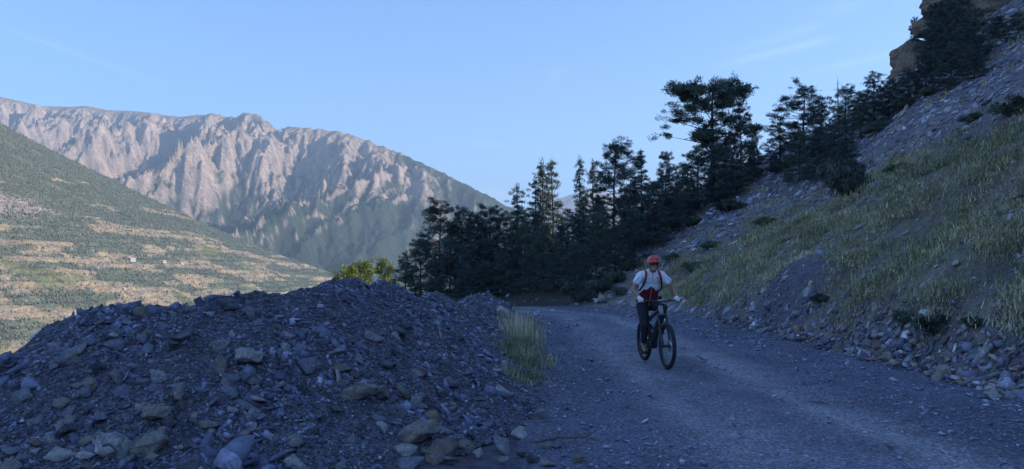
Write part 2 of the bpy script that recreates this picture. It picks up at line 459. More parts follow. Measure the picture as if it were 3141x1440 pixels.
# ------------------------------------------------------------------ far land
def build_mountain():
    SIL = [(-500, 180, 8600), (-250, 235, 8500), (0, 297, 8300), (60, 310, 8250), (130, 326, 8200), (220, 328, 8100), (265, 325, 8050), (330, 338, 7950), (420, 342, 7850), (500, 352, 7750), (560, 360, 7700), (620, 352, 7600),
           (670, 352, 7500), (720, 362, 7400), (745, 350, 7340), (768, 344, 7290), (786, 352, 7250), (800, 360, 7200), (850, 397, 7000), (890, 390, 6900), (960, 396, 6800), (1050, 408, 6700), (1120, 430, 6600), (1200, 458, 6500), (1300, 503, 6400), (1400, 552, 6300), (1530, 620, 6200),
           (1700, 715, 6100), (1900, 800, 6000), (2300, 900, 5900)]
    P = np.array([at(*s)[:] for s in SIL])
    step = 10.0
    xs = np.arange(-6400, 1500, step); ys = np.arange(4000, 8900, step)
    X, Y = np.meshgrid(xs, ys)
    yc = np.interp(X, P[:, 0], P[:, 1]); zc = np.interp(X, P[:, 0], P[:, 2])
    s = yc - Y
    sf = np.maximum(s, 0)
    drop = 0.90 * sf - 115 * (1 - np.exp(-sf / 230.0)) - 0.32 * np.maximum(sf - 900, 0)
    Z = zc - drop - 0.45 * np.maximum(-s, 0)
    # big buttresses running down towards the valley, slanting west
    k = sstep(40, 1000, sf)
    xi = X + 0.45 * sf + 150 * noise(X / 700, Y / 700, 8)
    def ribs(w, ph, seed):
        t = (xi / w + ph + 0.35 * noise(xi / w * .6, Y / 2200, seed)) % 1.0
        return 1 - np.abs(2 * t - 1) * 2 * 0.5 - 0.5                    # triangle wave -0.5..0.5
    east = sstep(-1250, -500, X + 0.2 * sf)
    Z = Z + k * (1 - .55 * east) * (640 * ribs(1150.0, .18, 14) + 260 * ribs(470.0, .3, 19)) + k * 70 * ribs(190.0, .6, 29)
    Z = Z + sstep(0, 300, sf) * 55 * fbm(X / 380, Y / 380, 3, 22)
    mask = sstep(0, 260, sf) * (0.85 + 0.4 * noise(X / 800, Y / 800, 9)) * (1 - .5 * east)
    Z = gullies(X, Y, Z, step, 430.0, 5, 0.44, mask, 77)
    Z = Z + 34 * (ridged(X / 150 + sf / 900, Y / 230, 4, 91) - .5) * sstep(60, 260, sf) + 10 * fbm(X / 45, Y / 60, 2, 92) * sstep(60, 260, sf) + 46 * sstep(-60, 0, s) * (ridged(X / 150, Y / 400, 3, 95) - .5) * sstep(-4300, -2500, X)
    Z = np.maximum(Z, -390)
    gy, gx = np.gradient(Z, step, step); sl = np.hypot(gx, gy)
    # concavity (gully bottoms hold trees, ribs are bare)
    lap = np.zeros_like(Z); lap[3:-3, 3:-3] = (Z[6:, 3:-3] + Z[:-6, 3:-3] + Z[3:-3, 6:] + Z[3:-3, :-6] - 4 * Z[3:-3, 3:-3])
    lap = np.clip(lap / 40, -1, 1)
    n = fbm(X / 330, Y / 330, 4, 33); n2 = fbm(X / 90, Y / 90, 4, 35)
    rock = np.array([0.39, 0.32, 0.27]); rock2 = np.array([0.27, 0.23, 0.21]); pale = np.array([0.45, 0.375, 0.32]); wood = np.array([0.036, 0.056, 0.040]); turf = np.array([0.25, 0.215, 0.135])
    kk = sstep(-.4, .5, n2)[..., None]
    c = rock * (1 - kk) + rock2 * kk
    kp = (sstep(0.05, .5, n) * sstep(0.85, 0.55, sl))[..., None]
    c = c * (1 - kp) + pale * kp
    kt = (sstep(0.75, 0.45, sl) * sstep(300, 40, np.maximum(sf, 0)) * 0.8)[..., None]
    c = c * (1 - kt) + turf * kt
    line = np.interp(X + .3 * sf, [-6000, -4200, -2600, -1600, -900, -200, 800], [700, 560, 690, 850, 930, 860, 500])
    kf = sstep(-170, 130, line - Z + 260 * n + 110 * n2 + 90 * lap - 190 * (sl - 0.75))
    # scree streak
    st = np.exp(-((X + 1270 - 1.35 * sf + 60 * n) / (120 + 0.12 * sf)) ** 2) * sstep(620, 430, sf) * sstep(-10, 60, sf)
    kf = kf * (1 - 0.9 * np.clip(st * (1.2 + n), 0, 1))
    # wooded ridge on the east shoulder
    ke = sstep(-1000, -250, X) * sstep(420, 60, sf + 300 * n) * sstep(-700, -350, X + 250 * n)
    kf = np.maximum(kf, ke)[..., None]
    c = c * (1 - kf) + wood * (1 + 0.5 * n2[..., None]) * kf
    o = link("mountain", grid_mesh("mountain", X, Y, Z, np.clip(c, .01, 1)), m_hillside("mountain_rock_and_forest"))
    setp(o, kind="structure")
    # a second, more distant range seen through the trees
    step = 60.0
    X, Y = np.meshgrid(np.arange(-1500, 6500, step), np.arange(11500, 15500, step))
    zc = np.interp(X, [-1500, 0, 700, 1300, 2000, 3200, 6500], [600, 900, 1250, 1450, 1300, 1500, 1300])
    s = np.abs(13500 - Y)
    Z = zc - 0.55 * s + 120 * fbm(X / 900, Y / 900, 4, 3)
    Z = gullies(X, Y, Z, step, 900.0, 3, 0.16, sstep(0, 400, s), 5)
    c = np.ones(X.shape + (3,)) * np.array([0.36, 0.29, 0.26])
    o = link("mountain", grid_mesh("mountain", X, Y, np.maximum(Z, -390), c), bpy.data.materials["mountain_rock_and_forest"])
    setp(o, kind="structure")
build_mountain()

# valley side: one plane through three sighted points, wooded above, fields below
_p = np.array([at(0, 378, 3000)[:], at(1045, 850, 3600)[:], at(0, 1130, 1450)[:]])
_pl = np.linalg.solve(np.column_stack([np.ones(3), _p[:, 0], _p[:, 1]]), _p[:, 2])
def slope_z(X, Y, fine=True):
    Z = _pl[0] + _pl[1] * X + _pl[2] * Y
    # crest line from p0 to p1 (plan), beyond it the land falls
    d = (_p[1] - _p[0])[:2]; d = d / np.hypot(*d); nrm = np.array([-d[1], d[0]])
    q = (X - _p[0, 0]) * nrm[0] + (Y - _p[0, 1]) * nrm[1]            # >0 behind the crest
    q = q + 60 * noise(X / 500, Y / 500, 61)
    t = np.clip(((X - _p[0, 0]) * d[0] + (Y - _p[0, 1]) * d[1]) / 1313.0, -1, 2)
    Z = Z - 38 * np.clip(1 - (2 * t - 1) ** 2, 0, 1) * sstep(-500, 0, q)
    Z = Z - 0.75 * np.maximum(q, 0)
    k = sstep(40, -300, q)
    lower = sstep(230, 20, Z)
    Z = Z + k * (45 * fbm(X / 650, Y / 650, 3, 63) * (1 - 0.3 * lower) + 26 * (ridged((X + .2 * Y) / 2600, Y / 420, 3, 64) - 0.5) * (1 - .5 * lower))
    # old terraces on the lower slope
    tz = Z + 8 * noise(X / 160, Y / 160, 65)
    Z = Z + lower * k * 3.5 * np.sin(tz / 16 * 2 * math.pi)
    return Z, q
def slope_fields(X, Y, Z):
    """1 where open dry fields are, 0 where woods are."""
    W = X - 0.2 * Y
    n = fbm(W / 80, Y / 340, 5, 66, 0.6); n3 = fbm(X / 900, Y / 700, 2, 68)
    bias = np.interp(W, [-2300, -1900, -1800, -1700, -1580, -1300, -900], [-0.6, -0.40, -0.24, -0.08, 0.0, 0.03, 0.0])
    return sstep(-0.06, 0.06, n + bias + 0.25 * n3)
def build_valley():
    step = 9.0
    X, Y = np.meshgrid(np.arange(-3600, 300, step), np.arange(1000, 4700, step))
    Z, q = slope_z(X, Y)
    fld = slope_fields(X, Y, Z)
    n = fbm(X / 70, Y / 70, 4, 71); n2 = fbm(X / 190, Y / 60, 3, 73)
    wood = np.array([0.13, 0.155, 0.11]); dry = np.array([0.40, 0.32, 0.20]); tan = np.array([0.31, 0.26, 0.20]); green = np.array([0.17, 0.19, 0.09]); rockc = np.array([0.36, 0.31, 0.27])
    kd = sstep(-.3, .4, n2)[..., None]
    f = tan * (1 - kd) + dry * kd
    kg = (sstep(0.22, 0.4, fbm(X / 240, Y / 200, 3, 75)) * sstep(-1700, -1100, X))[..., None]
    f = f * (1 - kg) + green * kg
    w = wood * (1 + 0.35 * n[..., None])
    c = w * (1 - fld[..., None]) + f * fld[..., None]
    # bare gully cliff at the edge of the picture
    kr = (np.exp(-((X + 1480 - 0.25 * (Y - 2150)) / 60) ** 2 - ((Y - 2200) / 190) ** 2) * 1.6)
    kr = np.clip(kr + 0.7 * n * (kr > .1), 0, 1)[..., None]
    c = c * (1 - kr) + rockc * kr
    Z = np.maximum(Z, -412)
    o = link("valley_slope", grid_mesh("valley_slope", X, Y, Z, np.clip(c, .01, 1)), m_hillside("valley_slope_fields"))
    setp(o, kind="structure")
    # woods: individual conifers, far too many to name, one sheet of them
    rng = np.random.default_rng(5)
    N = 210000
    px = rng.uniform(-2600, -150, N); py = rng.uniform(1150, 3750, N)
    a = px / py
    ok = (a > -0.74) & (a < -0.12)
    px, py = px[ok], py[ok]
    pz, q = slope_z(px, py)
    f = slope_fields(px, py, pz)
    hedge = np.abs(np.sin((px - .2 * py + 18 * noise(px / 130, py / 130, 85)) / 34.0 * math.pi)) < .10
    dens = np.where(f > 0.5, np.where(hedge, .6, 0.11), 0.9) * np.where(q > 60, 0, 1) * np.clip(0.62 + 1.0 * fbm(px / 45, py / 45, 2, 81), 0.1, 1)
    b = (pz - EYE) / py
    dens = dens * (b > -0.17)
    ok = rng.random(len(px)) < dens
    px, py, pz = px[ok], py[ok], pz[ok]
    hgt = rng.uniform(3.5, 8.5, len(px)) * (1 + .25 * noise(px / 120, py / 120, 83)); rad = hgt * rng.uniform(0.22, 0.38, len(px))
    K = 5; ang = np.arange(K) * 2 * math.pi / K
    V = np.zeros((len(px), K * 1 + 2, 3)); rot = rng.random(len(px)) * 6.28
    V[:, 0] = np.stack([px, py, pz + hgt], -1)
    for i in range(K):
        V[:, 1 + i] = np.stack([px + rad * np.cos(ang[i] + rot) * rng.uniform(.7, 1.2, len(px)), py + rad * np.sin(ang[i] + rot), pz + hgt * rng.uniform(.12, .4, len(px))], -1)
    V[:, K + 1] = np.stack([px, py, pz - 1.5], -1)
    F = []
    for i in range(K):
        j = (i + 1) % K
        F.append((0, 1 + i, 1 + j)); F.append((K + 1, 1 + j, 1 + i))
    F = (np.array(F)[None] + (np.arange(len(px)) * (K + 2))[:, None, None]).reshape(-1, 3)
    cc = np.array([0.12, 0.15, 0.11])[None] * (1 + 0.7 * (rng.random((len(px), 1)) - 0.5)) * np.array([1, 1, 1])
    cc[:, 0] *= 1 + 0.5 * rng.random(len(px)) * (rng.random(len(px)) < .3)
    o = link("forest", np_mesh("forest", V.reshape(-1, 3), F, np.repeat(cc, K + 2, 0)), m_tone("distant_conifers", 0.95, 0.1, 0.4))
    setp(o, "dark conifer woods covering the sunlit valley slope between the dry fields", "forest", kind="stuff")
    # valley floor to the horizon
    s = np.linspace(-1, 1, 60); s = np.sign(s) * np.abs(s) ** 1.6 * 22000
    X, Y = np.meshgrid(s, s)
    o = link("valley_floor", grid_mesh("valley_floor", X, Y, -416 - 0 * X, np.ones(X.shape + (3,)) * np.array([0.12, 0.13, 0.08])), m_hillside("valley_floor_grass"))
    setp(o, kind="structure")
build_valley()

# ------------------------------------------------------------------ stones
def hull_mesh(rng, n, power, dims, rough=0.0, sub=0):
    """Blocky convex stone of unit length; returns vertices and triangles."""
    p = rng.normal(size=(n, 3)); p /= np.abs(p).max(1, keepdims=True) ** power * np.linalg.norm(p, axis=1, keepdims=True) ** (1 - power)
    p *= rng.uniform(0.78, 1.0, (n, 1)); p = p * np.array(dims) * 0.5
    bm = bmesh.new()
    for q in p: bm.verts.new(q)
    r = bmesh.ops.convex_hull(bm, input=bm.verts)
    junk = [v for v in bm.verts if not v.link_faces]
    if junk: bmesh.ops.delete(bm, geom=junk, context='VERTS')
    if sub:
        bmesh.ops.triangulate(bm, faces=bm.faces)
        bmesh.ops.subdivide_edges(bm, edges=bm.edges[:], cuts=sub, use_grid_fill=True)
        s = rng.integers(1000)
        for v in bm.verts:
            c = v.co; nn = fbm(np.array([c.x * 5 + s, c.x * 13]), np.array([c.y * 5 + c.z * 4, c.y * 13 + c.z * 9]), 3, int(s))
            v.co += v.normal * float(nn[0]) * rough + Vector((0, 0, 1)) * float(nn[1]) * rough * 0.35
    bmesh.ops.triangulate(bm, faces=bm.faces)
    bm.verts.ensure_lookup_table(); bm.verts.index_update()
    V = np.array([v.co[:] for v in bm.verts]); F = np.array([[v.index for v in f.verts] for f in bm.faces])
    bm.free()
    return V, F
_rg = np.random.default_rng(11)
CHIPS = [hull_mesh(_rg, 11, 0.75, (1.0, _rg.uniform(.45, .9), _rg.uniform(.10, .35))) for _ in range(16)]
BLOCKS = [hull_mesh(_rg, 16, 0.8, (1.0, _rg.uniform(.6, .95), _rg.uniform(.4, .75))) for _ in range(10)]
def basis(N, yaw):
    """Rotation matrices whose z axis is N, turned by yaw about it."""
    N = N / np.linalg.norm(N, axis=1, keepdims=True)
    X = np.cross(np.array([0.0, 1.0, 0.02])[None], N); X /= np.linalg.norm(X, axis=1, keepdims=True) + 1e-9
    Y = np.cross(N, X)
    c, s = np.cos(yaw)[:, None], np.sin(yaw)[:, None]
    return np.stack([X * c + Y * s, Y * c - X * s, N], -1)
def scatter(name, protos, P, R, S, T, mat, rng):
    """Many stones in one mesh: positions P, rotations R, sizes S (n,3), tones T."""
    Vs, Fs, Cs = [], [], []; off = 0
    which = rng.integers(len(protos), size=len(P))
    for k, (V, F) in enumerate(protos):
        i = np.where(which == k)[0]
        if not len(i): continue
        v = np.einsum('nij,nvj->nvi', R[i], V[None] * S[i][:, None, :]) + P[i][:, None, :]
        Vs.append(v.reshape(-1, 3)); Fs.append((F[None] + (np.arange(len(i)) * len(V))[:, None, None]).reshape(-1, 3) + off)
        Cs.append(np.repeat(T[i], len(V), 0)); off += len(i) * len(V)
    return link(name, np_mesh(name, np.concatenate(Vs), np.concatenate(Fs), np.concatenate(Cs)), mat)
def normals(fn, x, y, e=0.12):
    gx = (fn(x + e, y) - fn(x - e, y)) / (2 * e); gy = (fn(x, y + e) - fn(x, y - e)) / (2 * e)
    N = np.stack([-gx, -gy, np.ones_like(gx)], -1)
    return N / np.linalg.norm(N, axis=1, keepdims=True)
SLATE = np.array([[0.075, 0.078, 0.105], [0.055, 0.057, 0.08], [0.10, 0.105, 0.135], [0.045, 0.045, 0.06], [0.15, 0.155, 0.185], [0.085, 0.078, 0.085], [0.17, 0.145, 0.115], [0.25, 0.25, 0.26], [0.13, 0.095, 0.075]])
PW = np.array([.24, .17, .19, .1, .12, .08, .045, .03, .025])
def tones(rng, n, pw=PW, jit=0.25):
    t = SLATE[rng.choice(len(SLATE), n, p=pw / pw.sum())]
    return 2.0 * np.array([.92, .96, 1.13]) * t * (1 + jit * (rng.random((n, 1)) * 2 - 1))
M_STONE = m_tone("slate_stone", 0.72, 0.45, 26.0, 0.72, 1.3, 0.01)

def build_rubble():
    rng = np.random.default_rng(21)
    # loose chips all over the heaps
    N = 120000
    x = rng.uniform(-8.5, 1.3, N); y = 3.6 + rng.random(N) ** 1.7 * 24
    z = np.max([heap_z(x, y, k) for k in range(4)], 0); g = H(x, y)
    a = x / y
    ok = (z > g - 0.05 + 0.12 * rng.random(N)) & (a > -0.75) & (a < 0.2)
    # the far side of the heaps shows nothing
    N0 = normals(surf, x, y, 0.3)
    tocam = np.stack([-x, -y, EYE - z], -1); tocam /= np.linalg.norm(tocam, axis=1, keepdims=True)
    ok &= ((N0 * tocam).sum(1) > -0.15) & (rng.random(N) < np.clip(.75 + 1.2 * fbm(x / .6, y / .6, 3, 103), .15, 1))
    i = np.where(ok)[0][:46000]
    x, y, z, N0 = x[i], y[i], z[i], N0[i]; n = len(i)
    L = np.exp(rng.normal(math.log(0.048), 0.55, n)).clip(0.015, 0.19)
    L *= np.interp(np.hypot(x, y), [5, 12, 25], [0.9, 1.15, 1.7]) * np.exp(1.1 * fbm(x / .8, y / .8, 3, 101))
    S = np.stack([L, L * rng.uniform(.7, 1.2, n), L * rng.uniform(.6, 1.6, n)], -1)
    Nn = N0 + rng.normal(size=(n, 3)) * 0.42
    R = basis(Nn, rng.normal(0.4, 0.9, n))
    P = np.stack([x, y, z + L * rng.uniform(-0.10, 0.08, n)], -1)
    o = scatter("rubble", CHIPS, P, R, S, tones(rng, n), M_STONE, rng)
    setp(o, "loose slate chips covering the long rubble heaps beside the road", "rubble", kind="stuff")
    # the finer fragments between them
    N = 150000
    x = rng.uniform(-6.5, 1.0, N); y = 3.8 + rng.random(N) ** 1.5 * 10
    z = np.max([heap_z(x, y, k) for k in range(2)], 0); g = H(x, y)
    N0 = normals(surf, x, y, 0.3); tocam = np.stack([-x, -y, EYE - z], -1)
    ok = (z > g - .02) & (np.abs(x / y + .25) < .52) & ((N0 * tocam).sum(1) > 0)
    i = np.where(ok)[0][:52000]; x, y, z, N0 = x[i], y[i], z[i], N0[i]; n = len(i)
    L = np.exp(rng.normal(math.log(0.024), 0.35, n)).clip(0.01, 0.05)
    S = np.stack([L, L * rng.uniform(.7, 1.2, n), L * rng.uniform(.8, 2.0, n)], -1)
    o = scatter("rubble", CHIPS, np.stack([x, y, z + L * rng.uniform(-.05, .12, n)], -1), basis(N0 + rng.normal(size=(n, 3)) * .4, rng.uniform(0, 6.28, n)), S, tones(rng, n) * .9, M_STONE, rng)
    setp(o, "fine slate fragments filling the long rubble heap between its larger chips", "rubble", kind="stuff")
    # gravel on the road
    N = 26000
    x = rng.uniform(-0.4, 7.2, N); y = 4.5 + rng.random(N) ** 1.8 * 27
    l, r = road_edges(y)
    off = np.abs(np.abs(x - 3.0) - .85)
    ok = (x > l + .2) & (x < r - .1) & (rng.random(N) < 0.35 + 0.65 * sstep(0.2, .6, off)) & (fbm(x / 1.2, y / 2.5, 3, 91) + rng.random(N) * .9 > .35)
    i = np.where(ok)[0]; x, y = x[i], y[i]; n = len(i)
    L = np.exp(rng.normal(math.log(0.030), 0.55, n)).clip(0.01, 0.12) * np.interp(y, [5, 12, 30], [0.9, 1.2, 2.0])
    S = np.stack([L, L * .9, L * rng.uniform(.6, 1.3, n)], -1)
    R = basis(np.array([[0, 0, 1.0]]) + rng.normal(size=(n, 3)) * 0.25, rng.uniform(0, 6.28, n))
    P = np.stack([x, y, 0.012 + 0.035 * fbm(x / 1.3, y / 1.3, 3, 35) + L * .08], -1)
    pw = np.array([.10, .03, .22, .01, .32, .05, .06, .2, .01])
    o = scatter("gravel", CHIPS, P, R, S, tones(rng, n, pw), M_STONE, rng)
    setp(o, "loose pale stone chips strewn over the gravel road", "gravel", kind="stuff")
    # scree on the hillside: flat stones lying down the slope
    N = 95000
    y = 6 + rng.random(N) ** 1.25 * 62; x = rng.uniform(-2, 46, N)
    a = x / y; D = hill_D(x, y)
    dc = np.interp(a, ac_, DC)
    ok = (D > 0.1) & (a < 0.72) & ((y < dc + 1) | (a > .515)) & (y < 66)
    nn = fbm(x / 5, y / 5, 4, 21)
    grass = sstep(0.2, 0.8, D) * sstep(7.6, 5.0, D + 2.6 * nn) * sstep(42, 34, y)
    bare = sstep(.2, .6, fbm(x / 6, y / 6, 3, 27))
    bank = np.exp(-(((x - 7.5) / .8) ** 2 + ((y - 20.8) / 1.9) ** 2))
    wood = sstep(0.13, 0.05, a)
    ok &= rng.random(N) < (1 - 0.70 * grass) * (1 - 0.6 * bare) * (1 - np.clip(1.0 * bank, 0, .85)) * (1 - 0.93 * wood)
    i = np.where(ok)[0][:34000]; x, y = x[i], y[i]; n = len(i)
    L = np.exp(rng.normal(math.log(0.17), 0.6, n)).clip(0.05, 0.62) * np.interp(y, [8, 20, 50], [.6, .85, 1.25])
    S = np.stack([L, L * rng.uniform(.6, 1.1, n), L * rng.uniform(.5, 1.2, n)], -1)
    N0 = normals(H, x, y, 0.4)
    R = basis(N0 + rng.normal(size=(n, 3)) * 0.27, rng.normal(0.2, 0.6, n))
    P = np.stack([x, y, H(x, y) + L * 0.04], -1)
    t = tones(rng, n, np.array([.16, .08, .2, .05, .18, .13, .12, .05, .06])) * np.array([1.45, 1.34, 1.17])
    o = scatter("scree", CHIPS, P, R, S, t, M_STONE, rng)
    setp(o, "flat grey and brownish scree stones covering the steep hillside", "scree", kind="stuff")
    # broken stones along the foot of the cut bank
    N = 7000
    y = 7.5 + rng.random(N) ** 1.3 * 20; x = 6.9 + rng.normal(0, 0.42, N) + 0.12 * noise(y * .9, y * 0, 33)
    ok = (x > 6.25 + .2 * noise(y * .7, y * 0, 41)) & (x / y < .73)
    ok &= rng.random(N) < np.interp(y, [7, 16, 19, 24, 27], [1, .8, .3, .35, .2])
    i = np.where(ok)[0]; x, y = x[i], y[i]; n = len(i)
    L = np.exp(rng.normal(math.log(0.085), 0.65, n)).clip(0.03, 0.32)
    S = np.stack([L, L * rng.uniform(.7, 1.0, n), L * rng.uniform(.7, 1.6, n)], -1)
    R = basis(normals(H, x, y, .3) + rng.normal(size=(n, 3)) * 0.4, rng.uniform(0, 6.28, n))
    P = np.stack([x, y, np.maximum(H(x, y), 0) + L * rng.uniform(0, .35, n)], -1)
    t = tones(rng, n, np.array([.16, .1, .15, .1, .1, .12, .16, .06, .1])) * np.array([1.2, 1.12, 1.0])
    o = scatter("rubble", CHIPS + CHIPS + BLOCKS, P, R, S, t, M_STONE, rng)
    setp(o, "broken stones strewn along the foot of the grassy bank", "rubble", kind="stuff")
build_rubble()

# ---- single rocks
def m_rock(name, c, c2, rough=0.85):
    q = NB(name, rough, 0.35)
    p = q.pos(kind="obj"); n1 = q.noise(3.5, 6, p, 0.65); n2 = q.noise(16, 5, p, 0.7); band = q.noise(3, 4, q.pos((1.5, 1.5, 14), "obj"), 0.6)
    k = q.mix(q.ramp(n1, (0.38, 0.0), (0.62, 1.0)), c, c2)
    k = q.mix(1.0, k, q.ramp(n2, (0.3, 0.6), (0.7, 1.35)), 'MULTIPLY')
    k = q.mix(1.0, k, q.ramp(band, (0.35, 0.75), (0.65, 1.2)), 'MULTIPLY')
    q.color(k); q.bump(q.math('ADD', n2, band), 0.6, 0.03)
    return q.m
ROCKM = {"grey": m_rock("rock_grey", (0.19, 0.195, 0.22), (0.28, 0.285, 0.305)), "dark": m_rock("rock_dark", (0.09, 0.09, 0.11), (0.15, 0.15, 0.175)),
         "tan": m_rock("rock_tan", (0.32, 0.285, 0.25), (0.19, 0.185, 0.185)), "pale": m_rock("rock_pale", (0.45, 0.44, 0.43), (0.22, 0.225, 0.24)),
         "brown": m_rock("rock_brown", (0.23, 0.19, 0.155), (0.14, 0.13, 0.125)), "blue": m_rock("rock_blue", (0.22, 0.235, 0.29), (0.15, 0.16, 0.21)),
         "orange": m_rock("rock_orange", (0.36, 0.26, 0.16), (0.22, 0.17, 0.12))}
_rk = np.random.default_rng(33)
ROCKV = {"slab": [hull_mesh(_rk, 16, 0.8, (1, _rk.uniform(.6, .85), _rk.uniform(.16, .26)), 0.03, 2) for _ in range(7)],
         "block": [hull_mesh(_rk, 13, 0.88, (1, _rk.uniform(.6, .9), _rk.uniform(.4, .7)), 0.07, 4) for _ in range(7)],
         "boulder": [hull_mesh(_rk, 15, 0.75, (1, _rk.uniform(.6, .85), _rk.uniform(.4, .65)), 0.10, 4) for _ in range(4)],
         "wedge": [hull_mesh(_rk, 9, 0.7, (1, _rk.uniform(.5, .75), _rk.uniform(.3, .5)), 0.03, 2) for _ in range(5)]}
_rmesh = {}
def rock(shape, tone, loc, size, N, yaw, rng, label, group, sink=0.15, name="rock", cat="rock", sz=(1, 1, 1)):
    k = int(rng.integers(len(ROCKV[shape])))
    key = (shape, k, tone)
    if key not in _rmesh:
        V, F = ROCKV[shape][k]
        me = np_mesh("rock_" + tone + "_" + shape, V, F); me.materials.append(ROCKM[tone]); _rmesh[key] = me
    o = bpy.data.objects.new(name, _rmesh[key]); col.objects.link(o)
    R = basis(np.array([N]), np.array([yaw]))[0]
    M = Matrix([list(r) for r in R]).to_4x4()
    th = ROCKV[shape][k][0][:, 2].max()
    o.matrix_world = Matrix.Translation(Vector(loc) + Vector((R[0][2], R[1][2], R[2][2])) * (th * size * sz[2] * (1 - 2 * sink))) @ M @ Matrix.Diagonal((size * sz[0], size * sz[1], size * sz[2], 1))
    setp(o, label, cat, group)
    return o
G_HEAP, G_BANK, G_SLOPE = "rocks lying on the rubble heap", "stones along the foot of the bank", "rocks lying on the hillside"
